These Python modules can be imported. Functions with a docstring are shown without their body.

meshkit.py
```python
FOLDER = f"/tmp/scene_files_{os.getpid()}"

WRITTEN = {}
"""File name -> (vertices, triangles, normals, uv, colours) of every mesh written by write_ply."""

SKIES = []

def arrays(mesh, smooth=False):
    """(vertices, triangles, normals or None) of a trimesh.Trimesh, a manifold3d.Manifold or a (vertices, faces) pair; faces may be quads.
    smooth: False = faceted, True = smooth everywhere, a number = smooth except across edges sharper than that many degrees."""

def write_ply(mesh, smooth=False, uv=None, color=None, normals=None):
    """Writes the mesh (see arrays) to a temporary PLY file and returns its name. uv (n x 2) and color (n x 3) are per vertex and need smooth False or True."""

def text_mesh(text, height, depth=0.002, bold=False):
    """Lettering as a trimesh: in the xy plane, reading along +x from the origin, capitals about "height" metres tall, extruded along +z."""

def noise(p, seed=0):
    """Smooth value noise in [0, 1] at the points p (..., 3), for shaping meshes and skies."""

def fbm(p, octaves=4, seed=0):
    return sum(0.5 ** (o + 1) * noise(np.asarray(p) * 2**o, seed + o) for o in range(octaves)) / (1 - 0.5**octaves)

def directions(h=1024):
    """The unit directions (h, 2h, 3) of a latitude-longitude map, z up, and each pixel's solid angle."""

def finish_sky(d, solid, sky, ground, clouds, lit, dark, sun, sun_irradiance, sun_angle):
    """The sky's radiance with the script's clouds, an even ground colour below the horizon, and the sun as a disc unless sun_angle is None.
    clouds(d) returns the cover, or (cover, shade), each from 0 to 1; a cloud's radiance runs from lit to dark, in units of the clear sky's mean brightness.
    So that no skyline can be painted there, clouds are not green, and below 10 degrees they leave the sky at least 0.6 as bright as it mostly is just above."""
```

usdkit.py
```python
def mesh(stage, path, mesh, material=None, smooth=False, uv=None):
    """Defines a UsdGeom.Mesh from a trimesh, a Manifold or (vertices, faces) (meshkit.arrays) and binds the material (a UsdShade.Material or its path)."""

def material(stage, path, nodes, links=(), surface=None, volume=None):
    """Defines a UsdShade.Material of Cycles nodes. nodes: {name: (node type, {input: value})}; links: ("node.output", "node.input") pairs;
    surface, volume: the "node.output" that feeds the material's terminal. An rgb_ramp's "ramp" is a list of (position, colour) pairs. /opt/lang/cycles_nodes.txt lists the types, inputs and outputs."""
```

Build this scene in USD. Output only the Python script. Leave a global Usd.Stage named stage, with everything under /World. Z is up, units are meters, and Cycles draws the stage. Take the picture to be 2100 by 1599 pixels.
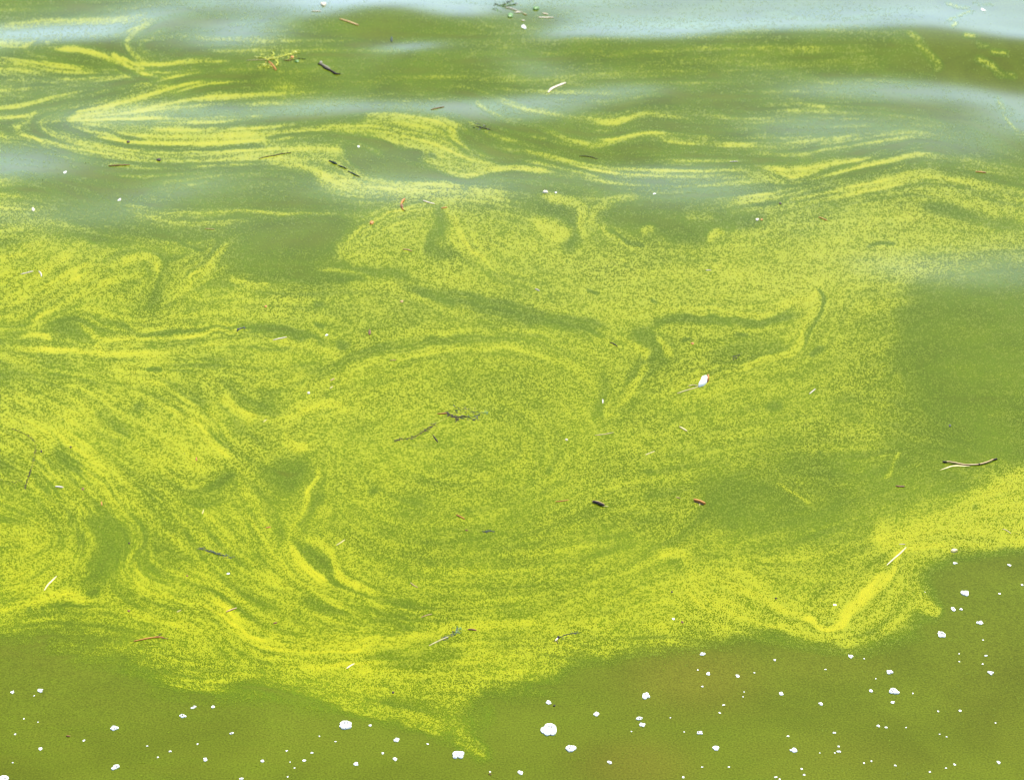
import math
import numpy as np
import trimesh
import meshkit
import usdkit
from scipy import ndimage as ndi
from scipy.spatial import cKDTree
from scipy.special import erf
from shapely.geometry import Point, Polygon
from shapely.ops import unary_union
from pxr import Usd, UsdGeom, UsdLux, UsdShade, Gf, Sdf, Vt

stage = Usd.Stage.CreateInMemory()
UsdGeom.SetStageUpAxis(stage, UsdGeom.Tokens.z)
UsdGeom.SetStageMetersPerUnit(stage, 1.0)
world = UsdGeom.Xform.Define(stage, "/World")
stage.SetDefaultPrim(world.GetPrim())
UsdGeom.Scope.Define(stage, "/World/Looks")

# ------------------------------------------------------------------ camera, sky, sun, exposure
EYE = np.array([0.0, 0.0, 2.2])
DOWN = math.radians(26.0)                      # how far the lens looks down
HALF = math.radians(15.6)                      # half the horizontal field of view
EXPOSURE = 0.78
SKY_STRENGTH = 0.05
SUN_INTENSITY = 1.2
SUN_ELEV = math.radians(57)
SUN_AZ = math.radians(28)                      # from +y towards +x

cam = UsdGeom.Camera.Define(stage, "/World/camera")
cam.AddTranslateOp().Set(Gf.Vec3d(*EYE))
cam.AddRotateXOp().Set(90 - math.degrees(DOWN))
cam.CreateHorizontalApertureAttr(36.0)
cam.CreateVerticalApertureAttr(36.0 * 779 / 1024)
FOCAL = 18.0 / math.tan(HALF)
cam.CreateFocalLengthAttr(FOCAL)
cam.CreateFStopAttr(6.5)
cam.CreateFocusDistanceAttr(4.4)
cam.CreateClippingRangeAttr(Gf.Vec2f(0.05, 2000))
cam.CreateExposureAttr(EXPOSURE)

SUN_DIR = np.array([math.sin(SUN_AZ) * math.cos(SUN_ELEV), math.cos(SUN_AZ) * math.cos(SUN_ELEV), math.sin(SUN_ELEV)])
sky_mat = usdkit.material(stage, "/World/Looks/sky", {
    "sky": ("sky_texture", {"sky_type": "single_scattering", "sun_disc": False, "sun_elevation": SUN_ELEV,
                            "sun_rotation": SUN_AZ, "altitude": 0.0, "air_density": 1.0, "aerosol_density": 0.8, "ozone_density": 1.0}),
    "co": ("texture_coordinate", {}),
    "mp": ("mapping", {"scale": (1.0, 1.0, 2.6)}),
    "nz": ("noise_texture", {"scale": 2.2, "detail": 6.0, "roughness": 0.55, "distortion": 0.3}),
    "rp": ("rgb_ramp", {"ramp": [(0.0, (0.0, 0.0, 0.0)), (0.5, (0.04, 0.04, 0.04)), (0.72, (0.35, 0.35, 0.35)), (1.0, (0.6, 0.6, 0.6))]}),
    "xyz": ("separate_xyz", {}),
    "hz": ("rgb_ramp", {"ramp": [(0.0, (0.85, 0.85, 0.85)), (0.10, (0.80, 0.80, 0.80)), (0.19, (0.62, 0.62, 0.62)), (0.25, (0.36, 0.36, 0.36)), (0.29, (0.18, 0.18, 0.18)), (0.33, (0.06, 0.06, 0.06)), (0.40, (0.01, 0.01, 0.01)), (1.0, (0.0, 0.0, 0.0))]}),
    "mx": ("mix", {"mix_type": "mix", "color2": (8.0, 8.4, 8.8)}),
    "mh": ("mix", {"mix_type": "mix", "color2": (19.0, 26.0, 37.0)}),
    "bg": ("background_shader", {"strength": SKY_STRENGTH}),
}, [("co.generated", "mp.vector"), ("mp.vector", "nz.vector"), ("nz.fac", "rp.fac"), ("rp.color", "mx.fac"), ("co.generated", "xyz.vector"), ("xyz.z", "hz.fac"),
    ("sky.color", "mx.color1"), ("mx.color", "mh.color1"), ("hz.color", "mh.fac"), ("mh.color", "bg.color")], surface="bg.background")
dome = UsdLux.DomeLight.Define(stage, "/World/sky")
UsdShade.MaterialBindingAPI.Apply(dome.GetPrim()).Bind(sky_mat)
dome.GetPrim().SetCustomDataByKey("kind", "structure")
sun = UsdLux.DistantLight.Define(stage, "/World/sun")
sun.CreateNormalizeAttr(True)
sun.CreateIntensityAttr(SUN_INTENSITY)
sun.CreateAngleAttr(0.53)
sun.CreateColorAttr(Gf.Vec3f(1.0, 0.96, 0.89))
sun.AddRotateZOp().Set(-math.degrees(SUN_AZ))
sun.AddRotateXOp().Set(-(90 - math.degrees(SUN_ELEV)))

# ------------------------------------------------------------------ helpers
W, H = 2100.0, 1599.0
FPX = (W / 2) / math.tan(HALF)
FWD = np.array([0, math.cos(DOWN), -math.sin(DOWN)])
UP = np.array([0, math.sin(DOWN), math.cos(DOWN)])
rng = np.random.default_rng(11)


def ray(px, py):
    px, py = np.asarray(px, float), np.asarray(py, float)
    a, b = (px - W / 2) / FPX, (H / 2 - py) / FPX
    return np.stack([a, FWD[1] + b * UP[1], FWD[2] + b * UP[2]], -1)


def flat(px, py, z=0.0):
    d = ray(px, py)
    t = (EYE[2] - z) / -d[..., 2]
    return d[..., 0] * t, d[..., 1] * t


def pixel(x, y, z):
    q = z - EYE[2]
    f = y * FWD[1] + q * FWD[2]
    return W / 2 + FPX * x / f, H / 2 - FPX * (y * UP[1] + q * UP[2]) / f


def spline(pts, step=4.0, closed=False):
    """Catmull-Rom through the points, evenly sampled."""
    p = np.asarray(pts, float)
    p = np.vstack([p[-1:], p, p[:2]]) if closed else np.vstack([2 * p[0] - p[1], p, 2 * p[-1] - p[-2]])
    out = []
    for i in range(1, len(p) - 2):
        n = max(2, int(np.linalg.norm(p[i + 1] - p[i]) / step))
        t = (np.arange(n) / n)[:, None]
        a, b, c, d = p[i - 1], p[i], p[i + 1], p[i + 2]
        out.append(0.5 * (2 * b + (c - a) * t + (2 * a - 5 * b + 4 * c - d) * t**2 + (3 * b - a - 3 * c + d) * t**3))
    if not closed:
        out.append(p[-2:-1])
    return np.vstack(out)


def smooth01(x):
    x = np.clip(x, 0, 1)
    return x * x * (3 - 2 * x)


# ------------------------------------------------------------------ the drifting algae: a map of how thick it lies, traced from the bank
S = 0.5                                        # map cells per photograph pixel
NX, NY = int(W * S), int(H * S) + 1
GX, GY = np.meshgrid((np.arange(NX) + 0.5) / S, (np.arange(NY) + 0.5) / S)

COARSE = np.array([
    [.25, .25, .20, .15, .12, .12, .12, .20, .20, .15, .10, .10, .10, .05, .05],
    [.30, .22, .28, .32, .30, .25, .22, .25, .25, .25, .30, .30, .30, .06, .06],
    [.25, .30, .40, .32, .22, .25, .28, .26, .25, .25, .25, .28, .22, .15, .10],
    [.20, .30, .40, .42, .36, .36, .36, .25, .22, .20, .20, .24, .24, .22, .20],
    [.45, .18, .18, .18, .18, .35, .42, .32, .36, .25, .25, .36, .50, .48, .42],
    [.52, .46, .36, .30, .18, .46, .50, .50, .46, .46, .52, .56, .55, .50, .48],
    [.55, .55, .45, .44, .45, .46, .46, .46, .52, .55, .56, .58, .50, .34, .20],
    [.42, .42, .50, .50, .50, .46, .46, .46, .50, .50, .50, .50, .40, .26, .28],
    [.58, .54, .54, .50, .50, .54, .48, .48, .48, .50, .50, .46, .44, .30, .30],
    [.48, .52, .54, .50, .46, .50, .47, .46, .48, .48, .45, .45, .40, .26, .26],
    [.45, .48, .48, .48, .36, .50, .45, .44, .45, .44, .38, .34, .34, .36, .50],
    [.50, .46, .42, .50, .50, .44, .40, .40, .42, .42, .40, .40, .40, .55, .60],
    [.54, .50, .46, .50, .52, .50, .46, .46, .46, .52, .58, .54, .55, .40, .10],
    [.26, .34, .48, .54, .50, .50, .48, .50, .50, .50, .46, .40, .45, .10, .05],
    [.10, .10, .18, .36, .46, .56, .54, .50, .20, .05, .05, .05, .05, .05, .05],
    [.05, .05, .05, .05, .05, .10, .30, .10, .05, .05, .05, .05, .05, .05, .05],
    [.05, .05, .05, .05, .05, .05, .05, .05, .05, .05, .05, .05, .05, .05, .05]])
D = ndi.map_coordinates(COARSE, [GY / 100.0, GX / 150.0], order=3, mode="nearest")

# areas: (thickness, softness, outline)
AREAS = [
    # clear water along the bottom
    (.035, 17, [(-60, 1335), (120, 1345), (260, 1385), (345, 1425), (480, 1428), (600, 1440), (655, 1462), (720, 1468), (800, 1486), (880, 1505), (940, 1532), (1000, 1552), (990, 1505), (968, 1440), (1000, 1415), (1060, 1420), (1150, 1402), (1190, 1366), (1300, 1352), (1420, 1332), (1500, 1310), (1580, 1312), (1640, 1330), (1700, 1340), (1800, 1335), (1890, 1290), (1940, 1275), (1925, 1250), (1890, 1205), (1900, 1172), (1960, 1143), (2160, 1138), (2160, 1660), (-60, 1660)]),
    # upper left: the dark lagoon, tongue of scum and the long green bay below it
    (.10, 8, [(40, 92), (110, 88), (180, 84), (245, 80), (262, 112), (300, 140), (330, 152), (260, 156), (190, 140), (130, 132), (80, 118)]),
    (.13, 14, [(0, 350), (60, 322), (140, 326), (240, 332), (400, 336), (560, 332), (632, 352), (642, 376), (682, 404), (760, 412), (830, 409), (895, 414), (886, 432), (830, 424), (700, 420), (525, 428), (440, 432), (380, 416), (330, 402), (280, 425), (300, 462), (370, 484), (300, 480), (235, 464), (180, 440), (140, 415), (110, 392), (60, 378)]),
    (.55, 7, [(170, 240), (220, 222), (280, 205), (305, 208), (284, 235), (274, 250), (300, 262), (380, 262), (450, 264), (520, 262), (525, 284), (400, 292), (290, 290), (230, 280), (180, 268)]),
    (.74, 4, [(270, 276), (330, 270), (420, 276), (500, 274), (520, 280), (450, 288), (390, 294), (310, 290)]),
    (.58, 5, [(600, 276), (660, 265), (745, 250), (743, 238), (790, 230), (860, 238), (910, 245), (962, 258), (942, 262), (935, 280), (960, 300), (985, 320), (1010, 335), (1050, 340), (1000, 350), (950, 360), (928, 357), (885, 340), (865, 322), (862, 306), (830, 310), (800, 302), (775, 282), (700, 274), (640, 276)]),
    (.52, 6, [(525, 306), (640, 295), (705, 296), (712, 320), (720, 345), (735, 362), (780, 376), (830, 381), (900, 378), (980, 385), (1030, 400), (1050, 430), (980, 420), (900, 411), (820, 403), (760, 407), (692, 402), (660, 386), (646, 370), (640, 352), (580, 338), (525, 324)]),
    (.12, 5, [(700, 292), (780, 290), (800, 304), (830, 313), (858, 309), (861, 330), (895, 348), (930, 363), (965, 366), (1050, 350), (1110, 352), (1160, 372), (1215, 385), (1190, 398), (1100, 397), (1040, 385), (1000, 380), (900, 376), (820, 374), (764, 362), (730, 345), (714, 322)]),
    (.14, 6, [(966, 262), (1000, 274), (1060, 296), (1110, 318), (1060, 334), (1010, 324), (982, 302)]),
    # middle band of the far water
    (.42, 6, [(1180, 235), (1230, 228), (1300, 228), (1340, 225), (1400, 232), (1460, 236), (1400, 241), (1320, 237), (1290, 252), (1262, 266), (1245, 262), (1225, 248)]),
    (.13, 8, [(1050, 265), (1100, 276), (1160, 292), (1220, 302), (1270, 300), (1310, 288), (1350, 290), (1362, 305), (1330, 335), (1250, 333), (1150, 316), (1080, 300)]),
    (.15, 8, [(1130, 247), (1195, 242), (1245, 272), (1290, 266), (1325, 241), (1400, 243), (1500, 247), (1520, 262), (1400, 275), (1320, 268), (1250, 284), (1180, 278)]),
    (.50, 5, [(1575, 341), (1640, 335), (1700, 322), (1750, 320), (1770, 330), (1720, 338), (1660, 352), (1640, 364), (1615, 364), (1595, 352)]),
    (.05, 8, [(1885, 40), (1905, 85), (1925, 125), (1932, 140), (1915, 160), (1960, 175), (2180, 215), (2180, 30)]),
    # centre
    (.12, 9, [(460, 546), (525, 516), (600, 490), (680, 456), (716, 450), (712, 470), (690, 500), (655, 520), (645, 538), (680, 545), (760, 547), (830, 548), (842, 570), (780, 566), (700, 562), (640, 580), (560, 579), (500, 562)]),
    (.52, 5, [(680, 516), (700, 480), (740, 455), (790, 430), (850, 418), (890, 430), (885, 470), (872, 500), (880, 515), (930, 540), (1000, 580), (1050, 600), (1000, 610), (930, 590), (870, 570), (820, 545), (760, 546), (700, 536)]),
    (.20, 9, [(15, 690), (60, 690), (112, 694), (90, 670), (110, 655), (170, 645), (182, 665), (218, 702), (188, 712), (130, 704), (60, 706)]),
    (.72, 7, [(1090, 445), (1130, 448), (1162, 475), (1152, 495), (1134, 500), (1104, 462)]),
    (.13, 7, [(1060, 404), (1110, 408), (1150, 414), (1184, 430), (1178, 470), (1184, 496), (1166, 520), (1142, 508), (1168, 482), (1152, 450), (1104, 426)]),
    (.12, 8, [(1240, 438), (1300, 414), (1400, 410), (1460, 430), (1540, 430), (1570, 440), (1534, 472), (1455, 488), (1400, 496), (1350, 486), (1300, 478), (1262, 468)]),
    (.50, 5, [(1470, 424), (1490, 418), (1524, 413), (1562, 423), (1502, 438)]),
    (.24, 9, [(1460, 735), (1500, 706), (1560, 698), (1612, 690), (1620, 714), (1560, 736), (1500, 748), (1445, 765)]),
    (.17, 15, [(1870, 612), (1950, 592), (2060, 577), (2160, 560), (2160, 955), (2000, 930), (1935, 900), (1900, 860), (1862, 800), (1842, 720)]),
    (.20, 12, [(1435, 990), (1490, 980), (1560, 985), (1622, 1000), (1645, 1030), (1600, 1072), (1540, 1090), (1480, 1070), (1450, 1040), (1432, 1010)]),
    (.64, 9, [(1780, 1092), (1850, 1060), (1920, 1040), (2000, 1010), (2050, 982), (2160, 955), (2160, 1112), (2000, 1124), (1940, 1118), (1900, 1128), (1850, 1140), (1800, 1120)]),
    (.22, 12, [(588, 938), (640, 944), (642, 985), (600, 1002), (538, 972)]),
]
# streaks: (thickness, half width, points)
STREAKS = [
    # upper left
    (.50, 7, [(-20, 56), (100, 46), (200, 42), (350, 37)]),
    (.60, 8, [(330, 40), (272, 68), (255, 90), (266, 111), (302, 131), (346, 139), (400, 133), (520, 124)]),
    (.42, 6, [(365, 48), (312, 73), (290, 95), (312, 115), (372, 124)]),
    (.10, 6, [(356, 68), (350, 86), (382, 98), (450, 115), (560, 121)]),
    (.08, 6, [(276, 58), (250, 86), (262, 118), (300, 144), (342, 145), (400, 137), (520, 130)]),
    (.70, 5, [(225, 103), (250, 120), (275, 135), (304, 146)]),
    (.58, 5, [(112, 102), (150, 100), (187, 108), (222, 120), (262, 133), (292, 145)]),
    (.40, 4, [(95, 74), (56, 94), (60, 108), (92, 122), (142, 138), (182, 150)]),
    (.36, 3, [(132, 72), (92, 88)]),
    (.40, 5, [(-10, 165), (100, 166), (200, 163), (300, 153), (362, 146)]),
    (.10, 9, [(330, 158), (262, 174), (180, 198), (110, 226), (62, 250), (70, 268)]),
    (.06, 6, [(362, 146), (302, 166), (232, 190), (150, 216), (92, 234), (66, 254), (82, 276), (130, 296)]),
    (.52, 5, [(402, 143), (342, 163), (282, 185), (202, 212), (132, 225), (92, 241), (84, 256), (98, 272), (132, 291), (202, 305), (302, 318), (450, 316), (525, 314)]),
    (.06, 6, [(392, 150), (312, 185), (252, 204), (172, 224), (134, 240), (138, 262), (172, 276), (232, 287), (292, 297), (400, 299), (540, 294)]),
    (.62, 6, [(386, 151), (332, 180), (292, 195), (222, 215), (166, 231), (148, 246), (152, 262)]),
    (.80, 5, [(150, 262), (186, 273), (232, 283), (290, 293), (400, 295), (520, 285), (600, 272), (700, 262), (790, 262)]),
    (.12, 3.5, [(165, 262), (215, 268), (252, 280), (300, 287)]),
    (.50, 6, [(95, 230), (46, 252), (36, 265), (62, 285), (122, 300), (172, 312)]),
    (.45, 3, [(-10, 250), (42, 240), (86, 231)]),
    (.14, 6, [(-10, 278), (60, 288), (112, 301), (182, 318), (262, 328)]),
    (.36, 4, [(-10, 290), (52, 299), (112, 306)]),
    (.62, 11, [(142, 300), (202, 313), (302, 319), (420, 317), (525, 313), (640, 306)]),
    (.10, 4, [(262, 300), (360, 304), (450, 302), (560, 298)]),
    (.10, 4, [(525, 291), (602, 277), (690, 279), (790, 294), (815, 308)]),
    (.40, 4, [(602, 284), (700, 291), (762, 307), (802, 336)]),
    (.36, 13, [(470, 350), (392, 372), (322, 396), (276, 426), (292, 446), (342, 455), (525, 441)]),
    (.30, 3, [(525, 238), (700, 238), (742, 233)]),
    (.30, 3, [(830, 196), (960, 192), (988, 195)]),
    (.50, 4, [(975, 197), (986, 216), (1022, 240), (1062, 256)]),
    (.14, 5, [(940, 258), (952, 280), (972, 302), (988, 322)]),
    (.25, 3, [(906, 262), (922, 282), (947, 302), (972, 323)]),
    (.08, 3, [(876, 314), (885, 318), (893, 317)]),
    (.78, 5, [(928, 358), (960, 361), (1002, 350), (1052, 343), (1092, 346), (1140, 351)]),
    (.60, 10, [(700, 330), (722, 356), (772, 378), (832, 386), (902, 381), (952, 382)]),
    # far middle and right
    (.50, 6, [(1050, 255), (1100, 260), (1140, 275), (1172, 288), (1222, 297), (1262, 290), (1312, 278), (1347, 275), (1402, 290), (1502, 297), (1570, 299)]),
    (.45, 4, [(1240, 263), (1262, 258), (1292, 240), (1322, 230), (1402, 233), (1520, 240)]),
    (.55, 4, [(1040, 295), (1100, 312), (1150, 325), (1202, 340), (1252, 348), (1302, 350), (1402, 350), (1502, 350), (1575, 345)]),
    (.52, 5, [(1040, 318), (1110, 335), (1170, 350), (1222, 365), (1272, 382), (1342, 388), (1470, 390)]),
    (.36, 3, [(1112, 352), (1162, 365), (1232, 380)]),
    (.42, 3, [(1352, 333), (1450, 341), (1570, 342)]),
    (.40, 2.5, [(1370, 355), (1440, 355), (1510, 353)]),
    (.10, 3, [(1360, 346), (1480, 346), (1570, 343)]),
    (.56, 6, [(1560, 343), (1592, 350), (1622, 364), (1652, 352), (1702, 338), (1752, 330), (1770, 322)]),
    (.12, 4, [(1572, 351), (1602, 363), (1622, 371), (1652, 366), (1702, 350), (1770, 334)]),
    (.42, 7, [(1580, 368), (1602, 390), (1627, 392), (1672, 378), (1745, 350)]),
    (.12, 6, [(1590, 403), (1682, 386), (1742, 363), (1792, 351), (1870, 340)]),
    (.48, 6, [(1470, 432), (1502, 417), (1562, 406), (1622, 395), (1702, 378), (1772, 370), (1850, 354)]),
    (.42, 7, [(1815, 347), (1850, 330), (1872, 318), (1902, 325), (1945, 336)]),
    (.20, 9, [(1880, 418), (1950, 430), (2030, 458), (2120, 470)]),
    (.52, 8, [(1990, 408), (2050, 428), (2120, 440)]),
    (.62, 2, [(1770, 512), (1850, 513), (1952, 515), (2120, 508)]),
    (.14, 3, [(1768, 508), (1800, 504), (1845, 508)]),
    (.45, 4, [(1608, 204), (1652, 211), (1700, 224)]),
    (.36, 3, [(1588, 229), (1645, 228)]),
    (.40, 5, [(2046, 190), (2060, 235), (2085, 272), (2120, 285)]),
    (.55, 3, [(1936, 3), (1962, 14), (1992, 20)]), (.4, 3, [(1990, 8), (2040, 10)]),
    (.5, 3, [(1938, 44), (1966, 33), (2000, 22)]), (.6, 3, [(1950, 58), (1962, 45)]),
    (.6, 3, [(1974, 71), (2004, 74)]), (.5, 3, [(2000, 85), (2014, 91)]), (.55, 3, [(2030, 107), (2070, 110)]),
    (.4, 4, [(2000, 95), (2032, 92)]), (.42, 5, [(1998, 118), (2032, 134), (2060, 166)]), (.35, 5, [(2036, 150), (2090, 158)]),
    (.42, 7, [(1856, 50), (1882, 82), (1912, 122), (1924, 134), (1906, 152)]),
    # middle left
    (.54, 5, [(256, 432), (292, 446), (362, 460), (442, 460), (530, 455)]),
    (.52, 5, [(272, 426), (332, 440), (422, 438), (525, 438), (652, 440), (730, 446)]),
    (.13, 6, [(440, 453), (525, 449), (602, 447), (700, 449), (725, 455)]),
    (.22, 8, [(270, 462), (345, 481), (410, 491)]),
    (.05, 5, [(181, 496), (205, 498)]), (.1, 3, [(232, 467), (243, 469)]), (.06, 3, [(360, 491), (380, 497)]), (.08, 3, [(375, 503), (420, 517)]),
    (.05, 5, [(636, 622), (658, 625)]), (.12, 4, [(640, 666), (665, 670)]), (.10, 4, [(686, 711), (705, 713)]), (.05, 8, [(273, 831), (286, 833)]),
    (.05, 5, [(744, 1013), (766, 1004)]), (.08, 4, [(945, 1050), (952, 1044)]), (.06, 5, [(882, 1158), (890, 1150)]), (.08, 3, [(860, 1107), (868, 1107)]),
    (.05, 5, [(1572, 837), (1600, 829)]), (.06, 5, [(1326, 975), (1334, 970)]), (.08, 4, [(1674, 928), (1684, 930)]), (.06, 5, [(1990, 1050), (1996, 1040)]),
    (.05, 5, [(168, 1211), (205, 1219)]), (.06, 4, [(53, 1251), (66, 1252)]), (.06, 4, [(90, 1250), (99, 1250)]), (.08, 5, [(758, 1434), (762, 1430)]),
    (.08, 4, [(291, 760), (322, 762)]), (.10, 3, [(1398, 696), (1418, 693)]), (.1, 3, [(1515, 688), (1536, 686)]), (.08, 4, [(1670, 730), (1698, 716)]),
    (.06, 6, [(1118, 965), (1128, 972)]), (.10, 3, [(1200, 598), (1235, 600)]), (.1, 3, [(1350, 618), (1375, 622)]), (.1, 5, [(720, 712), (680, 705)]),
    (.12, 7, [(210, 640), (240, 655), (282, 670), (342, 680), (422, 680), (502, 672), (562, 672), (622, 690), (690, 716)]),
    (.75, 5, [(68, 668), (82, 648), (125, 623)]),
    (.62, 4, [(40, 684), (82, 681), (112, 692)]),
    (.72, 4, [(225, 722), (203, 708), (215, 700), (250, 694), (362, 690), (442, 682), (535, 675)]),
    (.70, 6, [(-10, 700), (60, 710), (112, 708), (182, 720), (232, 730), (345, 726)]),
    (.65, 4, [(176, 658), (190, 680), (226, 694)]),
    (.78, 8, [(118, 578), (135, 569), (152, 582)]),
    (.28, 14, [(345, 545), (326, 590), (318, 625), (300, 650)]),
    (.62, 5, [(372, 602), (402, 570), (442, 530), (468, 502)]),
    (.64, 6, [(56, 625), (100, 585), (160, 545)]), (.66, 5, [(80, 640), (140, 610), (200, 560)]),
    (.62, 7, [(230, 540), (300, 520), (330, 560)]), (.64, 6, [(460, 560), (500, 580), (560, 590)]),
    (.58, 5, [(380, 600), (430, 612), (530, 598)]), (.60, 5, [(250, 650), (290, 672), (340, 668), (420, 664), (500, 660)]),
    # centre lanes and arcs
    (.18, 8, [(906, 412), (898, 450), (890, 480), (886, 506), (912, 522), (945, 534)]),
    (.64, 7, [(925, 425), (924, 470), (940, 500), (980, 530), (1015, 552)]),
    (.52, 4, [(638, 546), (682, 558), (742, 565), (802, 580), (880, 592)]),
    (.16, 5, [(650, 569), (722, 575), (748, 572)]),
    (.16, 10, [(826, 560), (822, 584), (872, 600), (932, 612), (1002, 627), (1052, 641), (1132, 655), (1202, 668), (1252, 685), (1278, 704)]),
    (.58, 7, [(690, 592), (780, 586), (850, 606), (920, 632), (990, 650)]),
    (.28, 5, [(636, 778), (702, 750), (762, 720), (832, 700), (922, 690), (1022, 693), (1110, 702)]),
    (.60, 5, [(752, 704), (832, 688), (942, 680), (1042, 676), (1130, 682)]),
    (.60, 9, [(615, 802), (702, 770), (792, 740), (882, 725), (1002, 720), (1102, 730), (1182, 760), (1240, 805)]),
    (.64, 8, [(555, 700), (622, 705), (682, 722), (705, 742)]),
    (.26, 5, [(600, 790), (652, 762), (732, 737), (800, 716), (900, 704), (1000, 704)]),
    (.56, 8, [(1108, 400), (1150, 405), (1188, 420), (1194, 440), (1184, 470), (1202, 500)]),
    (.54, 8, [(1320, 402), (1262, 410), (1226, 430), (1214, 452), (1200, 475)]),
    (.35, 12, [(1400, 438), (1440, 436), (1470, 446)]), (.55, 7, [(1312, 480), (1336, 470), (1348, 474)]), (.62, 7, [(1440, 492), (1466, 480), (1490, 482)]),
    (.64, 5, [(1222, 460), (1250, 490), (1310, 512)]), (.16, 4, [(1240, 474), (1272, 496), (1320, 508)]),
    (.18, 6, [(1320, 676), (1392, 655), (1482, 655), (1572, 658), (1650, 650)]),
    (.20, 12, [(1285, 688), (1330, 684), (1352, 702), (1366, 718), (1350, 742), (1312, 772), (1285, 796)]),
    (.66, 7, [(1370, 634), (1452, 640), (1562, 640), (1650, 624)]),
    (.64, 6, [(1300, 702), (1338, 725), (1330, 745)]), (.66, 5, [(1360, 690), (1372, 716), (1376, 740)]),
    (.66, 6, [(1490, 765), (1562, 742), (1622, 722), (1652, 700), (1672, 640), (1687, 602), (1670, 578)]),
    (.70, 9, [(1590, 632), (1652, 620), (1667, 600), (1676, 578)]),
    (.25, 4, [(1655, 580), (1682, 602), (1692, 640), (1682, 680), (1650, 722)]),
    (.66, 5, [(1240, 822), (1234, 850), (1275, 852)]), (.62, 6, [(1345, 745), (1300, 790), (1262, 835)]), (.60, 6, [(1440, 770), (1380, 800), (1320, 812)]),
    (.28, 9, [(1250, 760), (1232, 800), (1218, 832), (1222, 862)]),
    (.30, 15, [(1700, 845), (1735, 838), (1775, 850)]), (.22, 12, [(1592, 962), (1682, 955), (1745, 966)]), (.22, 10, [(1835, 932), (1882, 925), (1940, 900)]),
    (.22, 10, [(1750, 987), (1802, 970), (1880, 940)]), (.25, 11, [(1325, 1027), (1405, 1010)]), (.28, 9, [(1300, 1072), (1385, 1064)]), (.30, 12, [(1640, 1090), (1720, 1060), (1800, 1045)]),
    (.55, 3, [(1585, 985), (1642, 1020), (1665, 1037)]), (.55, 4, [(1790, 985), (1830, 965), (1860, 930)]),
    # yellow drift at the lower right
    (.84, 10, [(1826, 1154), (1794, 1203), (1759, 1243), (1722, 1274), (1708, 1284)]), (.90, 7, [(1745, 1262), (1712, 1286), (1688, 1284), (1668, 1270), (1640, 1262)]), (.74, 6, [(1660, 1266), (1626, 1284), (1590, 1284), (1545, 1266), (1500, 1250), (1455, 1228), (1426, 1196), (1414, 1152)]),
    (.80, 5, [(1862, 1122), (1826, 1162), (1790, 1215)]), (.75, 5, [(1860, 1130), (1920, 1122), (1965, 1130)]),
    (.34, 9, [(1705, 1208), (1660, 1236)]), (.55, 18, [(1850, 1180), (1860, 1240), (1800, 1290)]),
    (.66, 13, [(1414, 1150), (1422, 1190), (1442, 1220), (1502, 1250), (1562, 1275), (1610, 1282)]), (.64, 9, [(1335, 1142), (1382, 1134), (1414, 1150)]),
    (.64, 9, [(1475, 1170), (1552, 1200), (1602, 1240), (1626, 1262)]), (.26, 10, [(1372, 1152), (1390, 1166)]), (.60, 12, [(1600, 1280), (1680, 1305), (1760, 1310)]),
    (.64, 10, [(1870, 1240), (1900, 1252), (1935, 1262)]),
    # lower left
    (.66, 10, [(-10, 845), (70, 880), (132, 930), (182, 970), (202, 1010), (242, 1050), (272, 1080), (277, 1110), (260, 1150), (264, 1195)]),
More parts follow.
